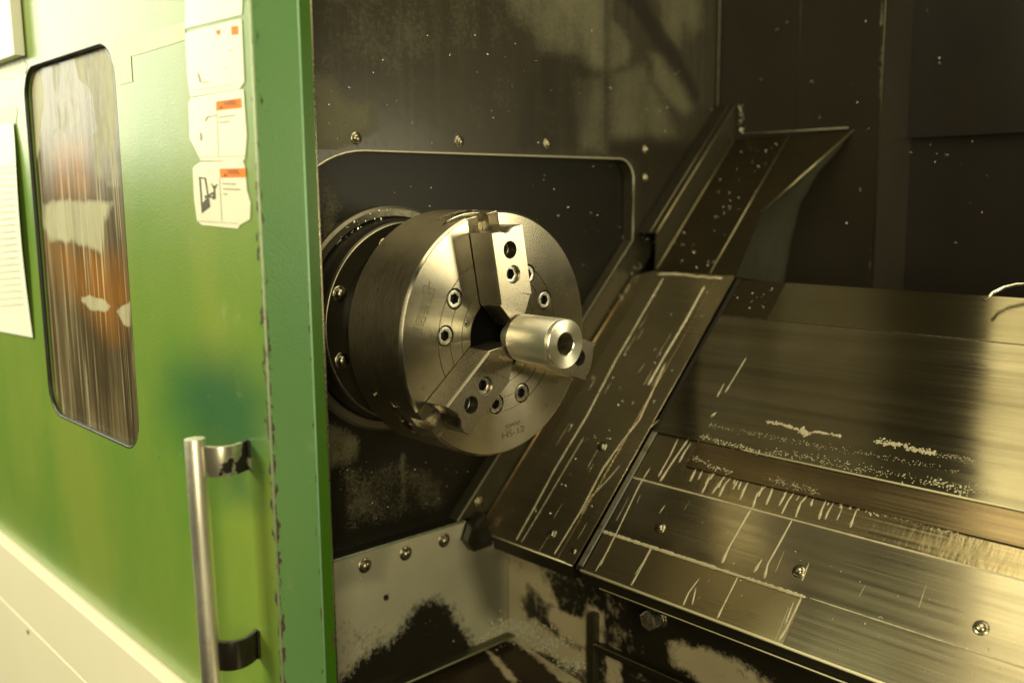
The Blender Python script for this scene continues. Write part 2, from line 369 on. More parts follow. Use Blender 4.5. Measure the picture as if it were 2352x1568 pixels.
for y, z in lip: rows.append([bm.verts.new((XW + dx, y, z)) for dx in (.0008, -.022)])
for a, b in zip(rows, rows[1:]): bm.faces.new((a[0], b[0], b[1], a[1]))
frombm('opening_return', bm, M_wall, hw_)
bm = bmesh.new(); tube(bm, [Vector((XW + .0005, y, z)) for y, z in lip[1:]], .0014, 8); o = frombm('opening_bead', bm, metal('pale_lip_edge', (.55, .53, .38), .4, metallic=.7), hw_, True)  # thin edge line, paler than the wall sheet
# recessed panel behind the chuck
XR = -.226
stR = [(.62, 40, [(735, 960), (800, 985), (830, 1010), (820, 1060), (780, 1070), (735, 1080)]), (.5, 12, [(918, 1040), (932, 1040), (936, 1150), (922, 1150)]),
       (.52, 50, [(735, 380), (760, 400), (790, 470), (760, 560), (735, 600)]), (.34, 60, [(780, 1060), (1000, 1060), (1040, 1160), (800, 1230)])]
rp = tag(patches('recess_panel', [(Vector((XR, -.27, -.36)), Vector((XR, .62, -.36)), Vector((XR, .62, .26)), Vector((XR, -.27, .26)))], M_recess, None, .006, stR),
         'black oil-stained panel set back behind the chuck', 'panel')

# screws ------------------------------------------------------------
def screw_mesh(r=.0056, h=.0042):
    bm = bmesh.new()
    prof = [(0, r * 1.5), (.0007, r * 1.46), (.0009, r * 1.05), (.0010, r), (h * .35, r * .96)] + [(h * (.35 + .65 * math.sin(a)), r * .96 * math.cos(a)) for a in (.3, .6, .9, 1.15, 1.4)] + [(h * .99, .0002)]
    add_lathe(bm, prof, 24); bmesh.ops.recalc_face_normals(bm, faces=bm.faces[:])
    me = bpy.data.meshes.new('screw'); bm.to_mesh(me); bm.free(); me.polygons.foreach_set('use_smooth', [True] * len(me.polygons)); return me
SCR = screw_mesh(); SCRB = screw_mesh(.0072, .0075)
SCR.materials.append(M_screw); SCRB.materials.append(M_screw)
def screw(P, n, parent, me=SCR, name='screw'):
    o = bpy.data.objects.new(name, me); COL.objects.link(o); o.matrix_basis = frame(n, P); par(o, parent); return o
for u, v in [(818, 318), (1055, 325), (1257, 330), (1484, 343), (1484, 408), (1100, 1152)]: screw(hx(u, v, XW), (1, 0, 0), hw_)

# spindle nose behind the chuck --------------------------------------
sn = empty('spindle_nose', (XR, 0, 0), 'black round spindle flange with rings behind the chuck', 'spindle')
lathe('outer_ring', [(XR, .158), (-.218, .1575), (-.2145, .1535), (-.2145, .144), (-.222, .141)], M_ring, sn, 128)
lathe('flange', [(XR, .1405), (-.19, .1405), (-.183, .1385), (-.180, .1355), (-.180, .112), (-.186, .110), (-.186, .05)], M_black, sn, 128)
bm = bmesh.new(); add_lathe(bm, [(-.1815, .1368), (-.1797, .1362), (-.1797, .1352)], 128); frombm('flange_edge', bm, metal('polished_flange_edge', (.42, .38, .26), .3), sn, True)
lathe('spindle_body', [(-.186, .102), (-.112, .102), (-.109, .10)], M_black, sn, 96)
for u, v in [(780, 675), (785, 828), (885, 565)]:
    screw(hx(u, v, -.1800), (1, 0, 0), sn, SCRB)

# ================================================================== CHUCK
ck = empty('lathe_chuck', (0, 0, 0), 'large round three-jaw steel lathe chuck stamped HS-12', 'chuck')
prof = [(-.108, .046), (-.060, .046), (-.0015, .0465), (-.001, .0477), (0, .0485), (0, .0612), (-.0009, .0615), (-.0009, .0621), (0, .0624), (0, .0790), (-.0010, .0793), (-.0010, .0799), (0, .0802),
        (0, .0968), (-.0010, .0971), (-.0010, .0977), (0, .0980), (0, .1492), (-.0004, .1500), (-.0028, .1522), (-.0034, .1525), (-.104, .1525), (-.108, .149)]
body = lathe('chuck_body', prof, M_body, ck, 200, close=True, ang=20)
body.data.materials.append(M_face)
def cutter(bms):
    me = bpy.data.meshes.new('cut'); bmesh.ops.recalc_face_normals(bms, faces=bms.faces[:]); bms.to_mesh(me); bms.free()
    o = bpy.data.objects.new('cut', me); COL.objects.link(o); return o
def boolean(o, c):
    md = o.modifiers.new('b', 'BOOLEAN'); md.operation = 'DIFFERENCE'; md.object = c; md.solver = 'EXACT'
    bpy.context.view_layer.update(); dg = bpy.context.evaluated_depsgraph_get()
    me = bpy.data.meshes.new_from_object(o.evaluated_get(dg)); o.modifiers.clear(); old = o.data; o.data = me; me.name = old.name
    me2 = c.data; bpy.data.objects.remove(c); bpy.data.meshes.remove(me2)
ANG = [100, -20, 220]; BOLT = [145, 175, 25, 55, -65, -95]
X, Y, Z = Vector((1, 0, 0)), Vector((0, 1, 0)), Vector((0, 0, 1))
def polar(a): a = math.radians(a); return Vector((0, math.cos(a), math.sin(a))), Vector((0, -math.sin(a), math.cos(a)))
for a in ANG:
    e, t = polar(a)
    bm = bmesh.new(); add_prism(bm, [(.03, -.0246), (.19, -.0246), (.19, .0246), (.03, .0246)], Vector(), e, t, X, -.052, .01); boolean(body, cutter(bm))
    bm = bmesh.new(); add_prism(bm, [(.055, -.034), (.19, -.034), (.19, .034), (.055, .034)], Vector(), e, t, X, -.046, -.030); boolean(body, cutter(bm))
def cyl(bm, c, n, r, z0, z1, seg=32, r1=None):
    e = n.orthogonal().normalized(); f = n.cross(e); r1 = r1 or r
    a = [bm.verts.new(c + n * z0 + (e * math.cos(k) + f * math.sin(k)) * r) for k in [2 * math.pi * i / seg for i in range(seg)]]
    b = [bm.verts.new(c + n * z1 + (e * math.cos(k) + f * math.sin(k)) * r1) for k in [2 * math.pi * i / seg for i in range(seg)]]
    bm.faces.new(a[::-1]); bm.faces.new(b)
    for i in range(seg): bm.faces.new((a[i], a[(i + 1) % seg], b[(i + 1) % seg], b[i]))
bm = bmesh.new()
for a in BOLT: cyl(bm, polar(a)[0] * .0870, X, .0128, -.018, .004)
cyl(bm, polar(161)[0] * .0563, X, .0042, -.006, .004, 20)
for a in (41, -79): cyl(bm, polar(a)[0] * .0563, X, .0042, -.006, .004, 20)
e, t = polar(205); cyl(bm, e * .14 + X * -.072, e, .0062, 0, .03, 24)
boolean(body, cutter(bm))
for p in body.data.polygons:
    if abs(p.normal.x) > .5 and p.center.x > -.004: p.material_index = 1
autosmooth(body, 28)

def socket_bolt_mesh(r, h, hexr, depth, seg=48):
    """cap screw head along +X, top at x=h, with a hexagonal socket"""
    bm = bmesh.new(); th = [2 * math.pi * i / seg for i in range(seg)]
    def hx_(t_): k = (t_ % (math.pi / 3)) - math.pi / 6; return hexr / math.cos(k)
    spec = [(0, r), (h - .0012, r), (h - .0004, r - .0005), (h, r - .0013), (h, r * .80), (h - .0004, r * .78)]
    rings = [[bm.verts.new((x, rr * math.cos(t_), rr * math.sin(t_))) for t_ in th] for x, rr in spec]
    for x, sc in ((h - .0005, 1.04), (h - .0014, 1.0), (h - depth, 1.0), (h - depth - .002, .05)):
        rings.append([bm.verts.new((x, hx_(t_) * sc * math.cos(t_), hx_(t_) * sc * math.sin(t_))) for t_ in th])
    for a, b in zip(rings, rings[1:]):
        for i in range(seg): bm.faces.new((a[i], a[(i + 1) % seg], b[(i + 1) % seg], b[i]))
    bmesh.ops.recalc_face_normals(bm, faces=bm.faces[:])
    me = bpy.data.meshes.new('socket_bolt'); bm.to_mesh(me); bm.free(); me.materials.append(M_bolt); me.materials.append(M_socket)
    nf = len(me.polygons)
    for p in me.polygons:
        if p.index >= seg * 7: p.material_index = 1
    return me
SB = socket_bolt_mesh(.0112, .0175, .0058, .009)
def place(name, me, mtx, parent):
    o = bpy.data.objects.new(name, me); COL.objects.link(o); o.matrix_basis = mtx; par(o, parent); return o
for i, a in enumerate(BOLT):
    o = place('socket_bolt', SB, Matrix.Translation(polar(a)[0] * .0870 + X * -.0180) @ Matrix.Rotation(.3 + i * 1.3, 4, 'X'), ck); autosmooth(o, 30) if i == 0 else None
SS = socket_bolt_mesh(.0037, .0052, .0017, .003, 24)
for i, a in enumerate((161, 41, -79)):
    place('ring_screw', SS, Matrix.Translation(polar(a)[0] * .0563 + X * -.0058) @ Matrix.Rotation(.3 + i, 4, 'X'), ck)
lathe('bore_sleeve', [(-.0016, .0458), (-.10, .0445), (-.20, .040), (-.20, .001)], M_black, ck, 64)

# jaws: built once along +Y, then copied and turned about X ------------
def scallop(k):
    out = [[(.1330, .025), (.1322, .012), (.1290, .004), (.1290, -.002), (.1325, -.0075), (.1335, -.012), (.1335, -.025)],
           [(.1335, .025), (.1300, .020), (.1322, .008), (.1335, -.006), (.1318, -.016), (.1290, -.021), (.1330, -.025)],
           [(.1335, .025), (.1360, .016), (.1345, .008), (.1300, .002), (.1280, -.006), (.1310, -.016), (.1338, -.025)]][k]
    return out
def jaw(k, a, lab):
    J = Vector(); jw = empty('jaw', (0, 0, 0)); jw['label'] = lab; par(jw, ck)
    Mr = Matrix.Rotation(math.radians(a), 4, 'X')
    outer = scallop(k)
    full = outer + [(.046, -.025), (.0145, -.0046), (.0145, .0046), (.046, .025)]
    bm = bmesh.new(); add_prism(bm, full, J, Y, Z, X, .0012, .0372)
    bevel(bm, .0005, 1)
    tj = frombm('top_jaw', bm, M_jaw, jw)
    n = 14; aa = math.asin(.025 / .0535)
    arcp = [(.0535 * math.cos(-aa + 2 * aa * i / n), .0535 * math.sin(-aa + 2 * aa * i / n)) for i in range(n + 1)]
    bm = bmesh.new(); add_prism(bm, outer + arcp, J, Y, Z, X, .0368, .0400); bevel(bm, .0004, 1)
    pad = frombm('jaw_pad', bm, M_jaw, jw)
    for o in (tj, pad):
        bm = bmesh.new(); cyl(bm, Vector((0, .1082, 0)), X, .0106, .008, .06, 40); boolean(o, cutter(bm))
        bm = bmesh.new(); cyl(bm, Vector((0, .0786, 0)), X, .0112, .018, .06, 40); boolean(o, cutter(bm))
        autosmooth(o, 28)
    # thread in the empty hole
    bm = bmesh.new()
    prof_ = [(.008 + i * .0009, .0104 if i % 2 else .0094) for i in range(20)]
    rr = add_lathe(bm, prof_, 32)
    for r_ in rr:
        for v_ in r_: v_.co.y += .1082
    frombm('hole_thread', bm, M_bolt, jw, True)
    bolt = place('jaw_bolt', SB, Matrix.Translation((.0175, .0786, 0)) @ Matrix.Rotation(.2 + k, 4, 'X'), jw)
    # master jaw with serrated rails
    bm = bmesh.new()
    for s in (1, -1):
        t0, t1 = sorted((s * .0088, s * .0242))
        add_prism(bm, [(.047, t0), (.1495, t0), (.1495, t1), (.047, t1)], J, Y, Z, X, -.046, -.0012)
        r_ = .047
        while r_ < .1487:       # saw-tooth serration across the rail
            add_prism(bm, [(0, r_), (0.0013, r_ + .00075), (0, r_ + .0015)], Vector((-.0011, 0, 0)), X, Y, Z, t0, t1); r_ += .0015
    add_prism(bm, [(.047, -.0335), (.1485, -.0335), (.1485, .0335), (.047, .0335)], J, Y, Z, X, -.0455, -.0305)
    mj = frombm('master_jaw', bm, M_jawdark, jw)
    bm = bmesh.new(); add_prism(bm, [(.06, -.0084), (.139, -.0084), (.139, .0084), (.06, .0084)], J, Y, Z, X, -.030, -.014); cyl(bm, Vector((0, .1082, 0)), X, .0093, -.016, .009, 24)
    tn = frombm('tee_nut', bm, M_jawdark, jw)
    jw.matrix_basis = Mr
    return jw
for k, (a, lab) in enumerate(zip(ANG, ('jaw standing upright at the top of the chuck', 'jaw partly hidden behind the aluminium workpiece', 'jaw pointing down to the lower left of the chuck'))): jaw(k, a, lab)

# stamped marks on the face
FONT = None
def text_on(s, PL, PR, h, n, mat_, parent, name, up=.0003, bold=0.0):
    cu = bpy.data.curves.new(name, 'FONT'); cu.body = s; cu.size = 1; cu.extrude = 0; cu.offset = bold
    o = bpy.data.objects.new(name, cu); COL.objects.link(o); bpy.context.view_layer.update()
    me = bpy.data.meshes.new_from_object(o.evaluated_get(bpy.context.evaluated_depsgraph_get())); bpy.data.objects.remove(o); bpy.data.curves.remove(cu)
    xs = [v_.co.x for v_ in me.vertices]; ys = [v_.co.y for v_ in me.vertices]
    u = (PR - PL); Lg = u.length; u.normalize(); n = Vector(n).normalized(); vv = n.cross(u)
    sx = Lg / (max(xs) - min(xs)); sy = h / (max(ys) - min(ys)); x0, y0 = min(xs), min(ys)
    for v_ in me.vertices: v_.co = PL + u * ((v_.co.x - x0) * sx) + vv * ((v_.co.y - y0) * sy) + n * up
    me.materials.append(mat_); o = bpy.data.objects.new(name, me); COL.objects.link(o); par(o, parent); return o
def TF(x, y): return ((1120 + x / 10.69) * .98, (920 + y / 10.69) * .98)
def f0(p): return hx(*p, 0)
text_on('HS-12', f0(TF(625, 1165)), f0(TF(1170, 955)), .0082, X, M_engr, ck, 'stamped_text', bold=-.004)
text_on('TOMOUI', f0(TF(690, 930)), f0(TF(1060, 775)), .0055, X, M_engr, ck, 'stamped_text', bold=-.01)
text_on('C6', f0(TF(1650, 465)), f0(TF(1760, 340)), .006, X, M_engr, ck, 'stamped_text', bold=-.015)
text_on('1', f0(CC(625, 1090)), f0(CC(640, 1083)), .007, X, M_engr, ck, 'stamped_text', bold=-.01)
text_on('3', f0(CC(1348, 1072)), f0(CC(1362, 1050)), .006, X, M_engr, ck, 'stamped_text', bold=-.01)
# the block of stamped maker's characters on the left of the face: frame and short punched strokes
def TG(x, y): return ((940 + x / 9.8) * .98, (640 + y / 9.8) * .98)
bm = bmesh.new()
def stroke(p, q, wd=.00035, pl=f0):
    a, b = pl(p) + X * .0003, pl(q) + X * .0003; d = (b - a).normalized(); s_ = X.cross(d) * wd
    bm.faces.new([bm.verts.new(c) for c in (a - s_, b - s_, b + s_, a + s_)])
for p, q_ in (((530, 280), (770, 370)), ((530, 280), (490, 440)), ((770, 370), (720, 580)), ((490, 440), (730, 500)), ((660, 180), (640, 320)), ((640, 320), (660, 380)), ((660, 380), (590, 350)), ((650, 400), (620, 460)), ((680, 380), (690, 440)), ((560, 390), (580, 430))):
    stroke(TG(*p), TG(*q_))
for (cx, cy, nx, ny) in ((610, 590, 4, 3), (530, 830, 4, 5), (450, 1080, 4, 5), (380, 1330, 4, 3)):
    for i in range(nx):
        for j in range(ny):
            px = cx + (i - nx / 2 + .5) * 58 - (j - ny / 2 + .5) * 10 + random.uniform(-8, 8); py = cy + (i - nx / 2 + .5) * 18 + (j - ny / 2 + .5) * 44 + random.uniform(-8, 8)
            for _ in range(3):
                a_ = random.choice((.3, .9, 1.9, 2.4)); l_ = random.uniform(10, 21); ox, oy = random.uniform(-12, 12), random.uniform(-10, 10)
                stroke(TG(px + ox - l_ * math.cos(a_), py + oy - l_ * math.sin(a_)), TG(px + ox + l_ * math.cos(a_), py + oy + l_ * math.sin(a_)), .00022)
frombm('stamped_characters', bm, M_engr, ck, norm=False)
# light curved tool scratches on the rim and swarf thread at the top
# ------------------------------------------------------------------ workpiece
wp = empty('aluminium_workpiece', (.08, 0, 0), 'bright turned aluminium cylinder with a bored hole, gripped in the chuck jaws', 'workpiece')
lathe('turned_side', [(.016, .0140), (.040, .0142), (.0405, .0275), (.0415, .0286), (.0445, .0289), (.1045, .0289), (.1050, .0286), (.1055, .0289), (.1115, .0288)], M_alu, wp, 128, ang=40)
lathe('faced_end', [(.1115, .0288), (.1122, .0281), (.1122, .0143), (.1112, .0133)], M_alu_face, wp, 128, ang=20)
lathe('bored_hole', [(.1112, .0133), (.085, .0133), (.083, .011), (.045, .011), (.045, .0005)], metal('bored_aluminium', (.42, .38, .27), .35), wp, 64, ang=20)
for o in wp.children:            # radial tangents need a centred bounding box: keep symmetric meshes as built
    pass

# ================================================================== SLANT BED
WC, WR = -.330, -.338
S0, S1 = -.145, .387
def plate(name, x0, x1, s0, s1, w_, mat_, parent, th=.003, cell=.05, stains=()):
    o = patches(name, [(sw(x0, s0, w_), sw(x1, s0, w_), sw(x1, s1, w_), sw(x0, s1, w_))], mat_, parent, cell, stains, th)
    return o
fc = empty('fixed_way_cover', tuple(sw(-.1, S0, WC)), 'oily brown slanted cover plate just right of the chuck with long coolant runs', 'cover')
plate('cover_sheet', -.166, .0005, S0, S1, WC, M_cover, fc, .0075)
# folded left margin, tilted towards the headstock wall
q = [(sw(-.2, S0 + .018, WC - .0035), sw(-.166, S0, WC), sw(-.166, S1, WC), sw(-.2, S1 - .01, WC - .0035))]
patches('folded_margin', q, M_cover, fc, .05, (), .003)
plate('cover_rib', -.0135, .0006, S0, S1, WC + .0012, M_cover, fc, .0012)
bm = bmesh.new(); tube(bm, [sw(.0006, S0 + .002, WC - .0002), sw(.0006, S1 - .004, WC - .0002)], .0007, 6); frombm('bright_side_line', bm, metal('bright_cover_edge', (.55, .48, .30), .35), fc, True)  # thin bright line along the right edge of the cover
bm = bmesh.new(); tube(bm, [sw(-.2, S0 + .02, WC - .0025), sw(-.2, .2, WC - .0025), sw(-.2, S1 - .012, WC - .0025)], [.0006, .0012, .0016], 6); tube(bm, [sw(-.03, S0 + .002, WC), sw(-.03, S1 - .004, WC)], .0005, 6); frombm('rolled_edge', bm, metal('golden_cover_edge', (.55, .42, .22), .35), fc, True)  # thin golden lines on the cover, brighter than its sheet
for u, v in [(1267, 1225), (1318, 1267), (1383, 1025)]: screw(hw(u, v, WC), NS, fc)

M_dkflange = plain('oily_flange_paint', (.040, .036, .022), .3, .4)
uc = empty('upper_way_cover', tuple(sw(-.1, S1, WC)), 'dark upper slanted cover running up to the rear wall with a long fold line', 'cover')
e_ = .003
q = [(sw(-.1635, S1 + e_, WC - .004), sw(-.052, S1 + e_, WC - .004), sw(-.052, .7215, WC - .004), sw(-.1635, .7215, WC - .004)),
     (sw(-.052, S1 + e_, WC - .004), sw(-.004, S1 + e_, WC - .004), sw(-.021, .53, WC - .004), sw(-.052, .53, WC - .004)),
     (sw(-.052, .53, WC - .004), sw(-.021, .53, WC - .004), sw(.068, .7215, WC - .004), sw(-.052, .7215, WC - .004))]
patches('upper_sheet', q, M_dkcover, uc, .05, (), .003)
for (xa, sa), (xb, sb) in (((-.052, S1 + .004), (-.052, .720)), ((-.021, .53), (.068, .7215))):
    bm = bmesh.new(); tube(bm, [sw(xa, sa, WC - .0036), sw(xb, sb, WC - .0036)], .0016, 6); frombm('fold_ridge', bm, metal('oily_fold', (.28, .25, .15), .35), uc, True)
# curved side web from the slanted edge back to the rear wall
front = [sw(-.003, S1 + .003, WC - .006), sw(-.012, .46, WC - .006), sw(-.021, .53, WC - .006), sw(.02, .62, WC - .006), sw(.068, .7215, WC - .006)]
back = [hy(1800, 650, .7405), hy(1815, 560, .7405), hy(1838, 470, .7405), hy(1880, 395, .7405), sw(.069, .7215, WC - .008)]
bm = bmesh.new(); rows = []
for a, b in zip(front, back):
    rows.append([bm.verts.new(a.lerp(b, k / 8) + Vector((-.012 * math.sin(math.pi * k / 8), 0, 0))) for k in range(9)])
for a, b in zip(rows, rows[1:]):
    for k in range(8): bm.faces.new((a[k], a[k + 1], b[k + 1], b[k]))
frombm('side_web', bm, plain('grey_green_web', (.030, .029, .016), .6, 0, .0, nv=.7, ns=20), uc, True)
# upstanding left flange of the upper cover, its top strip and the bright lines along them
M_line = metal('oily_bright_line', (.34, .30, .17), .35)
def back_s(w_): return .7405 * R2 + w_          # s where the slope meets the rear wall
bm = bmesh.new(); add_prism(bm, [(.392, -.334), (.438, -.290), (back_s(-.290), -.290), (back_s(-.334), -.334)], Vector(), US, NS, X, -.1655, -.163); frombm('side_flange', bm, M_dkflange, uc)
bm = bmesh.new(); add_prism(bm, [(.438, -.292), (.438, -.290), (back_s(-.290), -.290), (back_s(-.292), -.292)], Vector(), US, NS, X, XW + .001, -.1658); frombm('top_strip', bm, M_black, uc)
for x_, w0_, r_, s_a in ((-.1635, -.2898, .0016, .438), (-.178, -.2898, .0009, .44), (-.1625, -.3335, .0012, .395)):
    bm = bmesh.new(); tube(bm, [sw(x_, s_, w0_) for s_ in (s_a, .5, .6, back_s(w0_) - .002)], r_, 6); frombm('edge_line', bm, M_line, uc, True)
sc = empty('sliding_way_cover', tuple(sw(.5, .05, WR)), 'large brushed steel sliding cover filling the right side of the bed', 'cover')
plate('sliding_plate', .0105, 1.25, .088, .310, WR + .004, M_move, sc, .004)
plate('front_skirt', .086, 1.25, .0455, .0868, WR + .0030, cover('brown_skirt_steel', (.24, .18, .095), .22, .8, 1.3, sp=.6), sc, .003)
bm = bmesh.new(); tube(bm, [sw(.015, .3105, WR + .0035), sw(1.25, .3105, WR + .0035)], .0011, 6); frombm('top_edge', bm, metal('bright_rail_edge', (.6, .55, .38), .3), sc, True)
bm = bmesh.new(); tube(bm, [sw(.16, .0876, WR + .0042), sw(1.25, .0876, WR + .0042)], .0015, 6); frombm('skirt_edge', bm, M_bead, sc, True)
bf = empty('bed_cover', tuple(sw(.5, S0, WR)), 'stepped row of long steel strips below the sliding cover at the front of the bed', 'cover')
plate('back_band', .0105, .088, .312, S1, WR, M_dkcover, bf); plate('back_band', .0885, 1.25, .312, S1, WR, M_band, bf)
plate('wet_strip', .0105, 1.25, .0095, .092, WR, M_wet, bf)
plate('middle_strip', .0145, 1.25, -.0805, .0085, WR + .0022, M_strip, bf, .0022)
plate('front_strip', .0145, .3225, S0, -.0815, WR, M_cover, bf)
plate('front_strip', .3235, 1.25, S0, -.0815, WR + .0015, M_strip, bf, .002)
for u, v in [(1516, 1212), (1835, 1311), (2253, 1441)]: screw(hw(u, v, WR + .0022), NS, bf)
# turned-down front edge and its bright bead, over the whole bed
bm = bmesh.new()
P0, P1 = sw(-.166, S0, WC - .0004), sw(.0, S0, WC - .0004)
for a_, b_, pr in ((-.166, .0, WC), (.0105, 1.25, WR)):
    A, B_ = sw(a_, S0 - .0004, pr - .001), sw(b_, S0 - .0004, pr - .001)
    bm.faces.new([bm.verts.new(c) for c in (A, B_, B_ + Vector((0, .004, -.020)), A + Vector((0, .004, -.020)))])
    bm.faces.new([bm.verts.new(c) for c in (A + Vector((0, .004, -.020)), B_ + Vector((0, .004, -.020)), B_ + Vector((0, .075, -.022)), A + Vector((0, .075, -.022)))])
frombm('turned_down_edge', bm, plain('oily_dark_flange', (.035, .03, .018), .3, .6), bf)
bm = bmesh.new(); tube(bm, [sw(-.166, S0, WC), sw(0, S0, WC)], .0012, 6); tube(bm, [sw(.0105, S0, WR), sw(.6, S0, WR), sw(1.25, S0, WR)], .0021, 6)
tube(bm, [sw(.045, S0 - .011, WR - .011), sw(.6, S0 - .011, WR - .011), sw(1.25, S0 - .011, WR - .011)], .0009, 6); frombm('bead', bm, M_bead, bf, True)
# rubber wiper in the gap
bm = bmesh.new(); add_prism(bm, [(S0, -.345), (S1, -.345), (S1, WR + .0016), (S0, WR + .0016)], Vector(), US, NS, X, .0012, .0098); frombm('gap_seal', bm, M_rubber, bf)
bm = bmesh.new(); add_prism(bm, [(-.14, WR + .0018), (.088, WR + .0018), (.088, WR + .0035), (-.14, WR + .0035)], Vector(), US, NS, X, .0035, .0125); bevel(bm, .0006, 1); frombm('wiper_strip', bm, metal('scuffed_wiper', (.30, .29, .24), .5, spots=.9), bf)
# the casting under the covers ---------------------------------------
YB = .2
stB = [(.78, 42, [(1145, 1215), (1235, 1285), (1268, 1345), (1285, 1390), (1250, 1392), (1215, 1345), (1206, 1375), (1212, 1435), (1160, 1465), (1135, 1450)]),
       (.78, 34, [(1250, 1385), (1295, 1398), (1335, 1416), (1345, 1380), (1388, 1405), (1392, 1490), (1345, 1490), (1295, 1470), (1262, 1430)]),
       (.8, 40, [(1160, 1420), (1230, 1420), (1305, 1472), (1355, 1495), (1360, 1545), (1290, 1520), (1195, 1485)]),
       (.82, 46, [(1530, 1462), (1620, 1488), (1705, 1512), (1765, 1568), (1700, 1600), (1640, 1590), (1580, 1545), (1535, 1520)]),
       (.8, 22, [(1390, 1484), (1428, 1494), (1436, 1600), (1390, 1600)]), (.32, 120, [(1140, 1220), (1420, 1340), (1500, 1600), (1140, 1600)])]
patches_b = patches('machine_bed', [(Vector((XW, YB, -.75)), Vector((1.25, YB, -.75)), Vector((1.25, YB, -.36)), Vector((XW, YB, -.36)))], M_bed, None, .005, stB)
tag(patches_b, 'black and tan stained casting under the slanted bed covers', 'machine bed')
lg = empty('bed_ledge', (.2, YB, -.5), 'dark horizontal ledge and post on the bed front under the covers', 'ledge')
zL = -.474
boxo('shelf', -.012, .9, YB - .012, YB - .0005, zL - .01, zL, M_black, lg, .001)
bm = bmesh.new(); tube(bm, [Vector((-.012, YB - .0125, zL)), Vector((.9, YB - .0125, zL))], .0009, 6); frombm('shelf_edge', bm, metal('shelf_bright', (.5, .46, .3), .35), lg, True)
boxo('post', -.022, -.010, YB - .014, YB - .0005, -.75, -.43, metal('oily_post', (.2, .19, .13), .35), lg, .001)
# hex head bolt
hb = empty('hex_bolt', tuple(hy(1556, 1392, YB)), 'steel hexagon head bolt sticking out under the front edge of the bed', 'bolt')
P = hy(1556, 1392, YB); nB = Vector((0, -1, 0))
bm = bmesh.new(); cyl(bm, P, nB, .008, 0, .046, 24); frombm('shank', bm, M_bolt, hb, True)
bm = bmesh.new(); cyl(bm, P, nB, .0135, .044, .064, 6, .0135); bevel(bm, .0012, 2); frombm('hex_head', bm, metal('bright_hex_steel', (.85, .82, .7), .22, spots=.1), hb)
bm = bmesh.new(); cyl(bm, P, nB, .0155, .0405, .0438, 32); frombm('washer', bm, M_screw, hb)

# ================================================================== LOWER PLATE, CHUTE
lp = empty('lower_guard_plate', (XW, 0, -.52), 'pale worn zinc guard plate with dark oil stain below the chuck', 'plate')
stP = [(1.0, 95, [(720, 1640), (790, 1545), (850, 1490), (905, 1455), (930, 1420), (955, 1385), (1000, 1370), (1040, 1385), (1056, 1430), (1085, 1465), (1100, 1500), (1000, 1560), (960, 1640)]),
       (1.0, 8, [(880, 1365), (892, 1365), (893, 1379), (881, 1379)]), (.30, 90, [(740, 1430), (860, 1400), (960, 1340), (1060, 1340), (1090, 1450), (860, 1568), (740, 1568)])]
st2P = [(.75, 60, [(1070, 1225), (1165, 1260), (1172, 1400), (1150, 1440), (1105, 1400), (1075, 1300)]), (.35, 40, [(770, 1270), (900, 1240), (880, 1330), (770, 1350)]),
        (.7, 6, [(1164, 1300), (1172, 1300), (1172, 1440), (1164, 1440)])]
XP = -.2035
patches('plate_sheet', [(Vector((XP, -.27, -.525)), Vector((XP, .199, -.525)), Vector((XP, .199, -.345)), Vector((XP, -.27, -.345))),
                        (Vector((XP, -.27, -.345)), Vector((XP, .100, -.345)), Vector((XP, .112, -.317)), Vector((XP, -.27, -.3165)))], M_plate, lp, .003, stP, .0, st2P)
for u, v in [(838, 1298), (932, 1270), (1020, 1240)]: screw(hx(u, v, XP), (1, 0, 0), lp, SCRB)
bm = bmesh.new(); tube(bm, [Vector((XP, -.27, -.3155)), Vector((XP, -.05, -.316)), Vector((XP, .108, -.317))], .0020, 6); frombm('sealant_bead', bm, plain('grey_green_sealant', (.22, .25, .17), .6, nv=.8, ns=90, bd=.002), lp, True)
boxo('top_flange', XR, XP - .0002, -.27, .108, -.3165, -.3145, M_black, lp)
# corner block at the lower left of the slanted cover
bm = bmesh.new(); add_prism(bm, [(hx(1078, 1188, -.196).y, -.318), (.135, -.305), (.150, -.335), (.150, -.362), (.112, -.362), (.100, -.345)], Vector((-.2025, 0, 0)), Y, Z, X, 0, .018); bevel(bm, .003, 2)
tag(frombm('corner_bracket', bm, M_black, None), 'small black bracket between the lower plate and the slanted cover corner', 'bracket')
# sump chute floor
ch = empty('chip_chute', (-.1, 0, -.6), 'dark wet sloping chute floor with a pale sludge ridge at the bottom', 'chute')
q = [(Vector((XP, -.27, -.532)), Vector((.8, -.27, -.66)), Vector((.8, YB, -.66)), Vector((XP, YB, -.532)))]
stC = [(.9, 34, [(1150, 1435), (1230, 1440), (1300, 1500), (1350, 1568), (1290, 1568), (1230, 1510), (1180, 1470), (1100, 1480), (1000, 1530), (990, 1520), (1090, 1460)]),
       (.8, 22, [(1105, 1486), (1130, 1490), (1200, 1568), (1170, 1568)])]
patches('chute_floor', q, dirty('chute_steel', (.045, .032, .018), (.48, .42, .26), .25, .7, ns=120, mb=.4, bumpd=.001), ch, .006, stC)
bm = bmesh.new(); add_box(bm, XP, XP + .020, -.27, .195, -.5255, -.5225); bevel(bm, .0008, 1); frombm('flange', bm, metal('oily_flange', (.25, .23, .16), .35), ch)
bm = bmesh.new(); tube(bm, [Vector((XP + .0205, -.27, -.5225)), Vector((XP + .0205, .19, -.5225))], .0015, 6); frombm('flange_bead', bm, plain('pale_sealant', (.30, .32, .2), .5, nv=.4, bd=.001), ch, True)

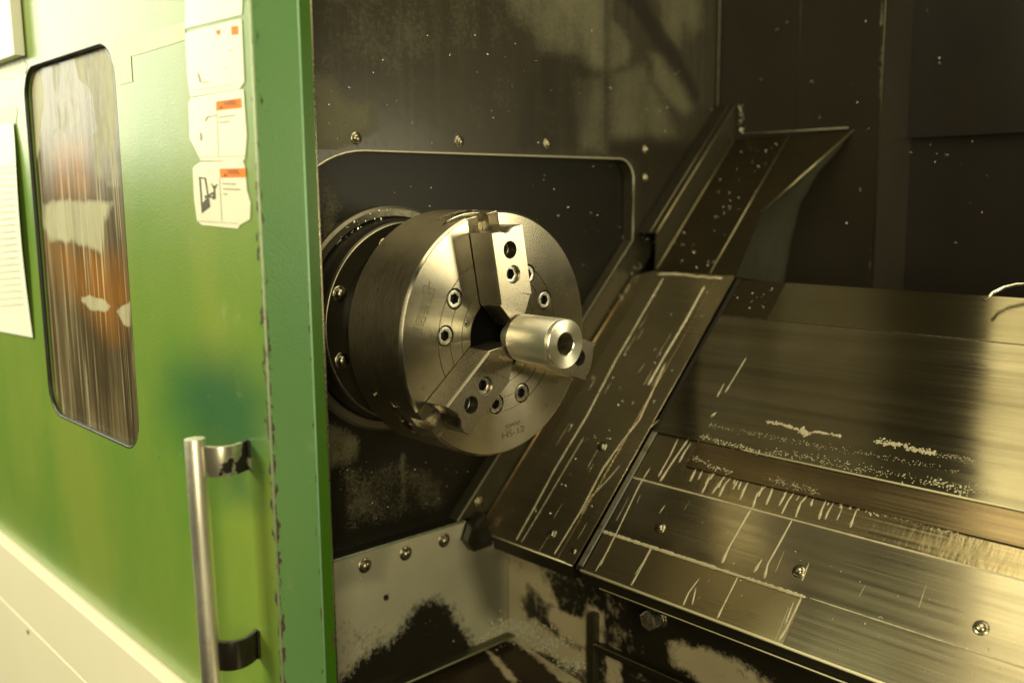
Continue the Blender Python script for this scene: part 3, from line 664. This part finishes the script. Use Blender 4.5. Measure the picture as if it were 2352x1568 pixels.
def lump(bm, P, n, r, h):
    e = n.orthogonal().normalized(); f = n.cross(e); seg = 7; top = bm.verts.new(P + n * h)
    ph = random.random() * 6; a1 = random.uniform(.75, 1.25)
    r1 = [bm.verts.new(P + (e * math.cos(k + ph) * a1 + f * math.sin(k + ph)) * r * random.uniform(.8, 1.15)) for k in [2 * math.pi * i / seg for i in range(seg)]]
    r2 = [bm.verts.new(P + n * h * .75 + (e * math.cos(k + ph) * a1 + f * math.sin(k + ph)) * r * .6) for k in [2 * math.pi * i / seg for i in range(seg)]]
    for i in range(seg): j = (i + 1) % seg; bm.faces.new((r1[i], r1[j], r2[j], r2[i])); bm.faces.new((r2[i], r2[j], top))
bm = bmesh.new()
for c, sp, n_ in (((1185, 1442), 26, 700), ((1250, 1475), 26, 260), ((1130, 1466), 24, 220), ((1310, 1525), 22, 200)):
    for _ in range(n_):
        u, v = c[0] + random.gauss(0, sp), c[1] + random.gauss(0, sp * .45)
        P = hx(u, v, XP + .001); n = X
        if P.y > .196: P = hy(u, v, YB - .0005); n = Vector((0, -1, 0))
        if P.z < -.533: P = hz(u, v, -.535); n = Z
        lump(bm, P, n, random.uniform(.0005, .0022) * (1.6 if random.random() < .08 else 1), random.uniform(.0005, .002))
tag(frombm('chip_sludge', bm, M_crud, None, False), 'pale crusted sludge packed in the bottom corner below the chuck', 'sludge', kind='stuff')

# ================================================================== REAR WALLS
YBK = .742
bp = empty('rear_panel', (0, YBK, 0), 'tall dark brown sheet panel behind the bed with a vertical fold', 'panel')
stK = [(.55, 10, [(2020, -20), (2034, -20), (2030, 230), (2020, 240)]), (.6, 8, [(1997, 560), (2006, 560), (2004, 655), (1995, 655)])]
patches('panel_sheet', [(Vector((XW, YBK, -.3)), Vector((-.037, YBK, -.3)), Vector((-.037, YBK, 1.2)), Vector((XW, YBK, 1.2))),
                        (Vector((-.037, YBK, -.3)), Vector((.112, YBK + .004, -.3)), Vector((.112, YBK + .004, 1.2)), Vector((-.037, YBK, 1.2)))], M_back, bp, .006, stK)
bm = bmesh.new(); tube(bm, [Vector((-.037, YBK - .0005, .27)), Vector((-.037, YBK - .0005, 1.2))], .0011, 6); tube(bm, [Vector((.112, YBK + .003, .0)), Vector((.112, YBK + .003, 1.2))], .0009, 6); frombm('fold_line', bm, metal('oily_fold_line', (.2, .18, .11), .4), bp, True)
bm = bmesh.new(); tube(bm, [Vector((XW + .004, YBK - .003, .33)), Vector((XW + .004, YBK - .003, 1.2))], .0022, 6); tube(bm, [Vector((-.15, YBK - .002, .277)), Vector((.06, YBK - .002, .277))], .0018, 6)
frombm('corner_sealant', bm, plain('corner_sealant', (.16, .15, .10), .5, nv=.9, ns=60, bd=.002, bs=150), bp, True)
boxo('panel_return', .1115, .113, YBK + .0045, .86, -.3, 1.2, M_back, bp)
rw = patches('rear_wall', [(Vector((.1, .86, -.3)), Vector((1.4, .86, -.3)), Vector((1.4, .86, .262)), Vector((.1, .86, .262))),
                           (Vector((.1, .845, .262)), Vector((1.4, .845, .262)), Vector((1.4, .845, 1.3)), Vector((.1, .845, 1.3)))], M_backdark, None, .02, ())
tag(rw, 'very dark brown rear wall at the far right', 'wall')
bm = bmesh.new()
pts = [hit(u, v, (0, -1 / R2, 1 / R2), WR + .02) for u, v in ((2262, 690), (2280, 672), (2305, 660), (2335, 653), (2365, 652), (2400, 660), (2430, 690))]
tube(bm, pts, .0022, 10); tag(frombm('curved_band', bm, M_chip, None, True), 'thin bright curved band arching at the right edge above the covers', 'band')

# ================================================================== COOLANT, DROPLETS, CHIPS
bm = bmesh.new()
def drip(pts, w_, wd=.0011, plane=None, blob=False, jitter=.0):
    wd *= random.uniform(.8, 1.15)
    P = [hw(u, v, w_) for u, v in pts]; out = []
    for a, b in zip(P, P[1:]):
        n_ = max(2, int((b - a).length / .006))
        for i in range(n_): out.append(a.lerp(b, i / n_))
    out.append(P[-1]); rows = []
    for i, p in enumerate(out):
        d = (out[min(i + 1, len(out) - 1)] - out[max(i - 1, 0)]).normalized(); s_ = NS.cross(d)
        k = wd * random.uniform(.75, 1.2) * (1 if i else .4)
        if blob and i >= len(out) - 3: k *= (1.25, 1.6, 1.0)[i - len(out) + 3]
        p = p + s_ * random.uniform(-1, 1) * jitter
        rows.append([bm.verts.new(p - s_ * k), bm.verts.new(p - s_ * k * .5 + NS * k * .45), bm.verts.new(p + s_ * k * .5 + NS * k * .45), bm.verts.new(p + s_ * k)])
    for a, b in zip(rows, rows[1:]):
        for j in range(3): bm.faces.new((a[j], b[j], b[j + 1], a[j + 1]))
    bm.faces.new(rows[-1])
c1 = lambda L: [C1(*p) for p in L]; c2 = lambda L: [C2(*p) for p in L]; c3 = lambda L: [C3(*p) for p in L]
drip(c1([(890, 200), (670, 580), (540, 830), (390, 1080), (310, 1230), (215, 1400)]), WC, .0014)
drip(c1([(525, 930), (460, 1040), (330, 1260), (240, 1410)]), WC, .0008)
drip(c1([(1080, 235), (990, 400), (900, 550), (820, 690)]), WC, .0019, blob=True)
drip(c1([(900, 590), (780, 850), (700, 950), (615, 1070), (510, 1270), (390, 1465)]), WC, .0012)
drip(c1([(870, 850), (790, 920), (690, 1060), (630, 1130), (560, 1200), (515, 1280)]), WC, .0008)
for L_ in ([(830, 1070), (780, 1150), (680, 1360), (600, 1520)], [(840, 1425), (800, 1500), (760, 1560)]): drip(c1(L_), WR + .0022, .0008)
for L_, k in (([(1195, 165), (1140, 260), (1100, 330), (1070, 395)], .0013), ([(1370, 210), (1310, 320), (1265, 400), (1250, 460)], .0014), ([(830, 150), (805, 185)], .0008), ([(1240, 380), (1205, 435)], .0012), ([(1440, 395), (1410, 470)], .0008)): drip(c3(L_), WR + .0022, k, blob=True)
for L_, k in (([(1410, 535), (1380, 600), (1340, 680), (1310, 725)], .0014), ([(1375, 560), (1340, 650)], .0008), ([(1140, 450), (1100, 530), (1050, 630)], .0012), ([(775, 330), (720, 430), (685, 490)], .0009), ([(615, 280), (575, 360), (535, 430)], .0008),
              ([(975, 460), (930, 520), (905, 575)], .0008), ([(960, 500), (945, 570)], .0008)): drip(c3(L_), WR + .0002, k, blob=True)
for L_ in ([(445, 1005), (400, 1100), (335, 1215)], [(500, 1010), (430, 1110), (345, 1240)], [(515, 1030), (480, 1080), (450, 1135)]): drip(c2(L_), WR, .0013, blob=True)
for L_ in ([(545, 1170), (510, 1240)], [(580, 1180), (555, 1230)], [(640, 1190), (625, 1230)], [(660, 1180), (615, 1230), (575, 1305)], [(715, 1200), (680, 1240), (630, 1310)], [(740, 1215), (700, 1260), (670, 1325)],
           [(775, 1235), (745, 1285)], [(793, 1240), (775, 1285)], [(830, 1245), (795, 1310)], [(930, 1265), (880, 1310), (855, 1385)], [(965, 1275), (930, 1370)], [(1045, 1295), (1000, 1375)], [(1085, 1300), (1050, 1350), (1015, 1420)],
           [(1160, 1315), (1120, 1360), (1090, 1440)], [(1262, 1340), (1235, 1400), (1220, 1450)], [(1305, 1355), (1270, 1411), (1255, 1450)], [(1345, 1368), (1338, 1390)], [(1395, 1378), (1390, 1395)], [(1440, 1385), (1436, 1400)]):
    drip(c2(L_), WR, .0012, blob=True)
# film hanging from the skirt edge, runs along seams
for L_, wd in (([(500, 1120), (545, 1168), (640, 1180), (740, 1205), (800, 1222), (930, 1256), (1085, 1292), (1160, 1308), (1262, 1334), (1340, 1362), (1440, 1380), (1600, 1408)], .0011),
           ([(480, 1000), (560, 1005), (600, 1020)], .0012), ([(325, 960), (420, 972), (520, 970), (560, 935)], .0012), ([(570, 960), (550, 1000), (560, 1060), (520, 1110)], .0010)): drip(c2(L_), WR + .0005, wd, jitter=.0008)
for s_, x0_, x1_, k, w_ in ((.0088, .012, .9, .0014, WR + .0022), (-.0812, .012, .325, .0026, WR + .001), (-.0812, .33, 1.0, .0006, WR + .0022)):
    pts_ = [sw(x0_ + (x1_ - x0_) * i / 60, s_, w_) for i in range(61)]; uv_ = projV(np.array([tuple(p) for p in pts_])); drip([tuple(p) for p in uv_], w_, k)
for k_ in range(13):
    x_ = .13 + k_ * .019 + random.uniform(-.003, .003); l_ = random.choice((.006, .010, .016, .024)) * random.uniform(.7, 1.2)
    p_ = projV(np.array([tuple(sw(x_, .0445, WR)), tuple(sw(x_ + random.uniform(-.001, .001), .0445 - l_ * .5, WR)), tuple(sw(x_ + random.uniform(-.0015, .0015), .0445 - l_, WR))])); drip([tuple(q_) for q_ in p_], WR, random.uniform(.0007, .0012), blob=True)
for k_ in range(34):      # faint thin runs all over the slanted plates
    x_ = random.choice((random.uniform(-.155, -.01), random.uniform(.02, .7))); s_ = random.uniform(-.13, .3 if x_ < 0 else .0); l_ = random.uniform(.012, .05); w_ = WC if x_ < 0 else WR + (.0022 if s_ > -.08 else 0)
    if x_ > 0 and s_ - l_ < -.082 < s_: continue
    if s_ - l_ < S0: continue
    p_ = projV(np.array([tuple(sw(x_, s_, w_)), tuple(sw(x_ + random.uniform(-.002, .002), s_ - l_, w_))])); drip([tuple(q_) for q_ in p_], w_, .00028, blob=random.random() < .5)
# foamy edges on the sliding plate
WM = WR + .0042
def foam(L_, n_, spr, r0, r1, w_=WM):
    P = [hw(*C2(*p), w_) for p in L_]; seg_ = [(b - a).length for a, b in zip(P, P[1:])]; tot = sum(seg_)
    for _ in range(n_):
        t_ = random.random() * tot; i = 0
        while i < len(seg_) - 1 and t_ > seg_[i]: t_ -= seg_[i]; i += 1
        p = P[i].lerp(P[i + 1], t_ / seg_[i]) + US * random.gauss(0, spr) + X * random.gauss(0, spr)
        lump(bm, p, NS, random.uniform(r0, r1), random.uniform(.0004, .0009))
foam([(570, 990), (700, 1030), (900, 1080)], 120, .0022, .0005, .0013)
foam([(900, 1080), (1100, 1100), (1400, 1160), (1800, 1240), (2150, 1300)], 300, .0035, .0004, .0010)
foam([(930, 912), (1020, 925), (1100, 955), (1150, 985), (1200, 965), (1340, 992)], 160, .0008, .0006, .0019)
foam([(1130, 955), (1155, 985)], 40, .0015, .0012, .0025)
foam([(1540, 1020), (1600, 1030), (1680, 1040), (1740, 1065), (1850, 1085)], 150, .0020, .0006, .0020)
foam([(1740, 1060), (1900, 1095), (2080, 1130)], 110, .0018, .0004, .0009)
foam([(620, 930), (900, 985), (1300, 1060), (1600, 1110), (2000, 1190)], 260, .0022, .0003, .0008)
foam([(530, 1105), (640, 1165), (740, 1195)], 70, .0018, .0005, .0012, WR + .0032)
foam([(930, 1215), (1060, 1260), (1220, 1300)], 100, .003, .0004, .0010, WR + .0032)
foam([(1480, 1400), (1700, 1440), (2000, 1520)], 90, .0028, .0005, .0016, WR)
foam([(1850, 1250), (2050, 1310)], 40, .004, .0008, .0016)
drip(c2([(820, 560), (760, 660), (705, 750)]), WM, .0008, blob=True); drip(c2([(700, 700), (660, 775)]), WM, .0008, blob=True); drip(c2([(655, 860), (625, 885)]), WM, .0011, blob=True)
drip(c4 := [C4(*p) for p in [(315, 1440), (420, 1438), (520, 1450), (655, 1460)]], WC + .0012, .0022, jitter=.001)
tag(frombm('coolant_film', bm, M_cool, None, True), 'dried pale coolant runs, droplets and foam on the slanted covers', 'coolant', kind='stuff')

bm = bmesh.new()
def chip_at(P, n, r):
    if random.random() < .62: lump(bm, P, n, r, r * .8); return
    e = n.orthogonal().normalized(); f = n.cross(e); a0 = random.random() * 6.3; R_ = r * random.uniform(1.6, 3.2); sp = random.uniform(1.2, 4)
    tube(bm, [P + n * (r * .4) + (e * math.cos(a0 + sp * i / 6) + f * math.sin(a0 + sp * i / 6)) * R_ + n * (r * .25 * i) for i in range(7)], r * .22, 5)
def region(n_, poly, fn, n, r0=.0005, r1=.0016):
    us = [p[0] for p in poly]; vs_ = [p[1] for p in poly]; k = 0
    while k < n_:
        u, v = random.uniform(min(us), max(us)), random.uniform(min(vs_), max(vs_))
        if sdpoly(np.array([[u, v]]), poly)[0] > 0: chip_at(fn(u, v), n, random.uniform(r0, r1)); k += 1
region(46, [(1520, 640), (1660, 645), (1380, 1180), (1200, 1215), (1160, 1180), (1300, 960)], lambda u, v: hw(u, v, WC), NS)
region(48, [(1710, 330), (1800, 330), (1640, 620), (1500, 620), (1520, 560)], lambda u, v: hw(u, v, WC - .004), NS, .0005, .0015)
region(22, [(1480, 530), (1520, 545), (1500, 560), (1470, 560)], lambda u, v: hw(u, v, WC - .002), NS, .001, .0026)
region(26, [(1455, 590), (1500, 600), (1420, 700), (1380, 740)], lambda u, v: hw(u, v, WC), NS, .0006, .0016)
region(26, [(1690, 240), (1705, 240), (1480, 560), (1470, 550)], lambda u, v: hx(u, v, XW + .006), X, .0007, .0018)
region(16, [(1696, 240), (1708, 240), (1712, 310), (1700, 310)], lambda u, v: hy(u, v, YBK - .003), -Y, .001, .0020)
region(46, [(740, 100), (1640, 30), (1640, 300), (1440, 330), (740, 330)], lambda u, v: hx(u, v, XW), X, .0004, .0012)
region(40, [(760, 400), (1440, 380), (1440, 540), (1340, 640), (760, 480)], lambda u, v: hx(u, v, XR), X, .0004, .0011)
region(34, [(770, 1060), (1080, 1060), (1050, 1180), (775, 1240)], lambda u, v: hx(u, v, XR), X, .0004, .0010)
region(14, [(1730, 20), (2010, 20), (1995, 640), (1900, 640), (1850, 300), (1730, 290)], lambda u, v: hy(u, v, YBK), -Y, .0005, .0014)
region(14, [(2045, 300), (2340, 280), (2340, 640), (2020, 640)], lambda u, v: hy(u, v, .86), -Y, .0005, .0012)
region(5, [(2050, 20), (2340, 20), (2340, 240), (2045, 260)], lambda u, v: hy(u, v, .845), -Y, .0006, .0016)
region(40, [(1420, 1130), (1840, 1260), (2340, 1450), (2340, 1560), (2060, 1560), (1400, 1290)], lambda u, v: hw(u, v, WR + .0024), NS, .0004, .0009)
region(20, [(1640, 640), (1790, 650), (1770, 715), (1650, 715)], lambda u, v: hw(u, v, WR), NS, .0006, .0016)
region(26, [(758, 560), (800, 510), (860, 480), (930, 480), (900, 505), (810, 545), (770, 600)], lambda u, v: hx(u, v, -.214), X, .0006, .0018)
region(50, [(780, 1290), (1060, 1215), (1160, 1430), (960, 1460), (790, 1530)], lambda u, v: hx(u, v, XP), X, .0003, .0007)
tag(frombm('metal_chips', bm, M_chip, None, True), 'tiny bright aluminium chips scattered over the covers and walls', 'swarf', kind='stuff')

# thread of swarf lying over the top of the chuck rim
bm = bmesh.new()
pts = [hx(u, v, x_) for u, v, x_ in ((1017, 517, -.022), (1028, 507, -.018), (1045, 499, -.012), (1062, 494, -.008), (1090, 489, -.004), (1112, 487, -.002))]
tube(bm, pts, [.0006, .0013, .0010, .0014, .0009, .0004], 6)
tag(frombm('swarf_curl', bm, M_chip, None, True), 'long thin bright swarf thread lying on top of the chuck rim', 'swarf')

# ================================================================== SLIDING DOOR
YD, XD, ZD = -.329, .018, -.421
dr = empty('sliding_door', (-.5, YD, ZD), 'green painted sliding machine door with window and chrome handle on the left', 'door')
WX0, WX1, WZ0, WZ1, WRr = -.655, -.315, -.149, .357, .045
def rrect(x0, x1, z0, z1, r, n=8):
    pts = []
    for cx, cz, a0 in ((x1 - r, z1 - r, 0), (x0 + r, z1 - r, 90), (x0 + r, z0 + r, 180), (x1 - r, z0 + r, 270)):
        pts += [(cx + r * math.cos(math.radians(a0 + 90 * i / n)), cz + r * math.sin(math.radians(a0 + 90 * i / n))) for i in range(n + 1)]
    return pts
def dv(x, z, y=YD): return Vector((x, y, z))
chipst = [(.50, 8, [(362, 1048), (372, 1050), (371, 1060), (363, 1058)]), (.66, 14, [(568, -30), (632, -30), (660, 784), (594, 784)]), (.92, 14, [(597, 700), (660, 700), (700, 1600), (642, 1600)])]
DT = .8
q = [(dv(-1.6, WZ1), dv(XD, WZ1), dv(XD, DT), dv(-1.6, DT)), (dv(-1.6, ZD), dv(XD, ZD), dv(XD, WZ0), dv(-1.6, WZ0)),
     (dv(-1.6, WZ0), dv(WX0, WZ0), dv(WX0, WZ1), dv(-1.6, WZ1)), (dv(WX1, WZ0), dv(XD, WZ0), dv(XD, WZ1), dv(WX1, WZ1))]
sm = [(.85, 170, [(400, 860), (470, 815), (550, 830), (620, 900), (630, 1020), (590, 1075), (500, 1060), (430, 1000), (395, 930)]), (.7, 110, [(500, 1060), (580, 1060), (590, 1160), (520, 1150)])]  # darker teal blotch beside the handle
patches('door_skin', q, M_door, dr, .007, chipst, 0, sm)
bm = bmesh.new(); rp_ = rrect(WX0, WX1, WZ0, WZ1, WRr)
corners = [(WX1, WZ1), (WX0, WZ1), (WX0, WZ0), (WX1, WZ0)]
for k in range(4):
    seg_ = rp_[k * 9:(k + 1) * 9]; bm.faces.new([bm.verts.new(dv(*c)) for c in [corners[k]] + seg_])
frombm('window_corners', bm, M_door, dr)
# window opening return, gasket and pane
def ringwall(name, pts, y0, y1, m_, grow=0):
    bm = bmesh.new(); n = len(pts); a = [bm.verts.new(dv(x, z, y0)) for x, z in pts]; b = [bm.verts.new(dv(x, z, y1)) for x, z in pts]
    for i in range(n): bm.faces.new((a[i], a[(i + 1) % n], b[(i + 1) % n], b[i]))
    return frombm(name, bm, m_, dr, True)
ringwall('window_return', rp_, YD, YD + .011, M_door)
bm = bmesh.new(); pp = [dv(x, z, YD + .003) for x, z in rp_] ; tube(bm, pp + [pp[0]], .0032, 8, False); frombm('window_gasket', bm, M_rubber, dr, True)
stV = [(.74, 44, [(92, 462), (150, 455), (262, 460), (245, 520), (240, 585), (160, 560), (115, 560), (95, 520)]),
       (.8, 18, [(180, 684), (205, 676), (235, 684), (260, 706), (240, 718), (205, 712)]), (.75, 18, [(265, 712), (300, 690), (300, 756), (282, 745)]),
       (.6, 26, [(165, 120), (235, 100), (268, 150), (270, 320), (252, 400), (222, 300), (205, 215), (178, 190)]),
       (.75, 22, [(70, 170), (90, 160), (103, 210), (92, 340), (82, 380)]), (.5, 40, [(205, 300), (270, 290), (285, 440), (240, 440), (205, 390)]), (.46, 50, [(100, 120), (160, 120), (200, 300), (110, 330)])]
reflV = [(.8, 60, [(140, 325), (190, 330), (205, 440), (130, 455), (125, 360)]), (.85, 90, [(120, 560), (270, 590), (295, 680), (265, 780), (200, 700), (150, 660)])]  # orange reflection shapes painted into the pane colour
patches('window_pane', [(dv(WX0 - .01, WZ0 - .01, YD + .0085), dv(WX1 + .01, WZ0 - .01, YD + .0085), dv(WX1 + .01, WZ1 + .01, YD + .0085), dv(WX0 - .01, WZ1 + .01, YD + .0085))], M_win, dr, .005, stV, 0, reflV)
boxo('inner_skin', -1.6, XD - .002, YD + .045, YD + .047, ZD, DT, M_black, dr)
# leading edge of the door: stile tinted teal for its light, narrow dark green return set back
ced = [(.60, 12, [(608, -30), (590, -30), (640, 1600), (675, 1600)])]
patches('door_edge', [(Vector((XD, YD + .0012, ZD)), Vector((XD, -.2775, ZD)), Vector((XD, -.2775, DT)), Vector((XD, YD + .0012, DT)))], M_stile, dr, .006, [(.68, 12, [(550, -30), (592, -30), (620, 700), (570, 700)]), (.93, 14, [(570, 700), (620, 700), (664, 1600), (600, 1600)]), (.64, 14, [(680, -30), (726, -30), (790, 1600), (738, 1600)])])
patches('edge_return', [(Vector((XD - .003, -.2768, ZD)), Vector((XD - .003, -.2605, ZD)), Vector((XD - .003, -.2605, DT)), Vector((XD - .003, -.2768, DT)))], M_stiledk, dr, .006, [(.58, 10, [(720, -30), (745, -30), (795, 1600), (762, 1600)])])
bm = bmesh.new(); add_box(bm, XD - .05, XD - .0035, -.263, -.2607, ZD, DT); frombm('edge_backing', bm, M_stiledk, dr)
for (x_, y_, m_, r_) in ((XD - .0003, YD + .0006, metal('worn_edge_paint', (.35, .42, .27), .4, metallic=.3, spots=.9, dirt=(.05, .03, .02)), .0013), (XD - .0008, -.2773, plain('edge_highlight_paint', (.22, .42, .24), .35, 0, .4), .0015), (XD - .0035, -.2607, M_screw, .0010)):
    bm = bmesh.new(); tube(bm, [Vector((x_, y_, ZD)), Vector((x_, y_, 0)), Vector((x_, y_, DT))], r_, 10); frombm('corner_edge', bm, m_, dr, True)
# handle
hd = empty('door_handle', (0, YD - .045, -.33)); par(hd, dr)
YH = YD - .050
A = hy(447, 1006, YH); B_ = hy(497, 1700, YH)
bm = bmesh.new(); tube(bm, [A, A.lerp(B_, .3), A.lerp(B_, .6), B_], .0105, 32); bevel(bm, .0015, 2, 60); o = frombm('grip_bar', bm, M_bar, hd); autosmooth(o, 40)
def bracket(zc_, h, m_):
    bm = bmesh.new(); c0, c1_, c2_ = (A.x + .004, YH + .000), hy(536, 1062, YH + .020), hy(572, 1050, YD)
    c1_ = (c1_.x, c1_.y); c2_ = (c2_.x, c2_.y)
    bz = lambda t: tuple((1 - t) ** 2 * c0[k] + 2 * t * (1 - t) * (c1_[k] + (.003 if k == 0 else -.006)) + t * t * c2_[k] for k in (0, 1))
    prof_ = [bz(i / 12) for i in range(13)]; prof2 = [(p[0] - .0055, p[1] + (.005 if i < 9 else 0)) for i, p in enumerate(prof_)]
    prof_ += [(c2_[0] + .004, YD - .003), (c2_[0] + .0045, YD)]
    poly = [(p[0], p[1]) for p in prof_] + [(p[0], p[1]) for p in prof2[::-1]]
    add_prism(bm, poly, Vector(), X, Y, Z, zc_ - h, zc_ + h); bevel(bm, .0012, 2)
    o = frombm('bracket', bm, m_, hd); autosmooth(o, 40); return o
def mat_worn():
    m, nt, p = mat('worn_bracket_paint'); L = nt.links.new
    k = noise(nt, 34, detail=3, lo=.48, hi=.52)
    L(mixc(nt, k, (.62, .58, .44), (.012, .011, .008)), p.inputs['Base Color']); L(mixf(nt, k, .9, 0.), p.inputs['Metallic']); p.inputs['Roughness'].default_value = .33
    return m
z1 = hy(490, 1074, YH).z; z2 = hy(515, 1528, YH).z
b1 = bracket(z1, .0155, mat_worn()); b2 = bracket(z2, .0155, M_black); b2['label'] = 'black bracket at the bottom of the handle'; b1['label'] = 'worn silver bracket near the top of the handle'

# stickers -----------------------------------------------------------
def quadV(name, pts, y, m_, parent):
    bm = bmesh.new(); bm.faces.new([bm.verts.new(hy(u, v, y)) for u, v in pts]); return frombm(name, bm, m_, parent, norm=False)
def C5(x, y): return ((430 + x / 3.0176) * .98, (20 + y / 3.0154) * .98)
def sticker(out, parts, lab):
    s_ = quadV('warning_sticker', [C5(*p) for p in out], YD - .0008, M_sticker, dr); s_['label'] = lab
    for i, (m_, pts) in enumerate(parts):
        quadV('sticker_print', [C5(*p) for p in pts], YD - .0011 - i * .00005, m_, s_)
    return s_
def bar(x0, y0, x1, y1, t=5): return [(x0, y0), (x1, y1), (x1, y1 + t), (x0, y0 + t)]
s1 = sticker([(10, 180), (60, 160), (330, 90), (410, 75), (425, 400), (430, 520), (395, 570), (200, 600), (50, 625), (30, 500)],
        [(M_orange, [(335, 128), (385, 122), (388, 185), (340, 190)]), (M_orange, [(225, 160), (258, 148), (258, 185), (240, 190)]), (M_inkgrey, bar(50, 580, 380, 530, 4)), (M_inkgrey, [(95, 460), (105, 455), (125, 520), (112, 525)]), (M_inkgrey, bar(125, 520, 180, 514, 7)), (M_inkgrey, bar(290, 415, 310, 412, 8)), (M_inkgrey, bar(325, 295, 340, 292, 10))], 'faded warning sticker, mostly worn blank, with two orange remnants')
s2 = sticker([(50, 635), (200, 605), (425, 570), (432, 680), (448, 900), (435, 1060), (420, 1080), (120, 1075), (90, 1010), (45, 920), (35, 680)],
        [(M_orange, [(230, 658), (408, 634), (412, 702), (232, 722)]), (M_inkgrey, bar(105, 1052, 435, 1040, 4)), (M_inkgrey, [(232, 722), (236, 722), (248, 1040), (244, 1040)]), (M_inkgrey, bar(250, 765, 365, 750, 9)), (M_inkgrey, bar(252, 802, 325, 794, 9)),
         (M_inkgrey, [(150, 800), (158, 770), (180, 755), (182, 762), (164, 776), (158, 802)]), (M_inkgrey, bar(185, 765, 230, 750, 5)), (M_inkgrey, bar(150, 830, 210, 860, 4)), (M_inkgrey, [(115, 880), (122, 870), (128, 930), (116, 935)])], 'warning sticker with an orange header in the middle of the column')
s3 = sticker([(80, 1110), (120, 1085), (420, 1078), (438, 1130), (448, 1280), (475, 1370), (470, 1490), (400, 1530), (385, 1556), (130, 1530), (95, 1500), (75, 1350), (65, 1130)],
        [(M_orange, [(255, 1133), (438, 1128), (440, 1193), (260, 1196)]), (M_inkgrey, bar(100, 1500, 390, 1518, 4)), (M_inkgrey, [(252, 1196), (256, 1196), (272, 1500), (268, 1500)]),
         (M_ink, [(108, 1190), (158, 1196), (188, 1400), (128, 1446)]), (M_sticker, [(124, 1202), (148, 1206), (170, 1335), (136, 1372)]), (M_ink, [(190, 1228), (215, 1255), (242, 1238), (222, 1275), (226, 1345), (205, 1350), (212, 1278)]), (M_ink, [(148, 1336), (205, 1296), (212, 1306), (152, 1346)]), (M_ink, [(150, 1318), (212, 1330), (210, 1340), (150, 1330)]),
         (M_inkgrey, bar(275, 1232, 370, 1236, 9)), (M_inkgrey, bar(278, 1270, 398, 1274, 9)), (M_inkgrey, bar(280, 1305, 308, 1308, 9))], 'lowest warning sticker, orange header and a black door pictogram')
text_on('WARNING', hy(*C5(295, 692), YD), hy(*C5(382, 680), YD), .0055, (0, -1, 0), M_ink, s2, 'sticker_text', up=.0018)
text_on('WARNING', hy(*C5(320, 1173), YD), hy(*C5(405, 1171), YD), .0055, (0, -1, 0), M_ink, s3, 'sticker_text', up=.0018)
for s_, (a, b, c) in ((s2, ((252, 708), (275, 705), (264, 684))), (s3, ((282, 1186), (305, 1185), (294, 1162)))): quadV('warning_triangle', [C5(*a), C5(*b), C5(*c)], YD - .0018, M_ink, s_)
s0 = quadV('warning_sticker', [(425, -40), (560, -60), (555, 34), (425, 66)], YD - .0008, M_sticker, dr); s0['label'] = 'blank bleached sticker at the very top of the column'
for pts in ([(258, 98), (300, 84), (425, 52), (425, 92), (330, 122), (300, 130), (304, 188), (272, 196), (262, 150)], [(0, 148), (50, 132), (62, 150), (58, 170), (0, 186)], [(0, 252), (34, 244), (40, 256), (36, 282), (0, 290)]):
    quadV('tape_residue', pts, YD - .0006, M_tape, dr)
# paper sheet in a sleeve and the white board above it
pn = empty('paper_notice', tuple(hy(40, 775, YD - .002)), 'white paper notice in a plastic sleeve at the left edge of the door', 'notice')
bm = bmesh.new(); n_ = 10; rows = []
for j in range(n_ + 1):
    t_ = j / n_; r_ = []
    for i in range(7):
        u = -160 + (i / 6) * (160 + 35 + 45 * t_ ** .8); v = 283 + t_ * (492) + (1 - i / 6) * -10 - (6 - i) * (12 * t_ - 6) ; p = hy(u, v, YD); p.y = YD - .003 - .006 * math.sin(math.pi * t_) * (i / 6) ** 2; r_.append(bm.verts.new(p))
    rows.append(r_)
for a, b in zip(rows, rows[1:]):
    for i in range(6): bm.faces.new((a[i], b[i], b[i + 1], a[i + 1]))
frombm('paper_sheet', bm, M_white, pn, True)
bm = bmesh.new(); 
for j in range(22):
    v = 380 + j * 15; a, b = hy(-20, v + 4, YD - .0105), hy(28 + j * .8, v, YD - .0105)
    bm.faces.new([bm.verts.new(c) for c in (a, b, b + Vector((0, 0, .0012)), a + Vector((0, 0, .0012)))])
frombm('printed_lines', bm, plain('pale_print', (.66, .64, .5), .5), pn, norm=False)
wb = boxo('white_board', -1.2, -.631, YD - .016, YD - .001, .372, .8, M_white, None, .002); tag(wb, 'white board fixed to the door at the upper left corner', 'board')
# fixed base below the door
mb_ = empty('enclosure_skirt', (-.6, YD, -.6), 'cream enamelled machine base running below the green door', 'skirt')
bm = bmesh.new(); add_box(bm, -1.8, .9, YD - .018, YD + .03, -.535, ZD - .003); bevel(bm, .0025, 2); frombm('upper_skirt', bm, M_cream, mb_)
bm = bmesh.new(); add_box(bm, -1.8, .9, YD - .018, YD + .03, -1.2, -.5365); bevel(bm, .0012, 2); frombm('lower_skirt', bm, M_cream, mb_)
bm = bmesh.new(); P = hy(65, 1450, YD - .018); cyl(bm, P, Vector((0, -1, 0)), .0035, 0, .0012, 16); frombm('plug', bm, M_black, mb_)
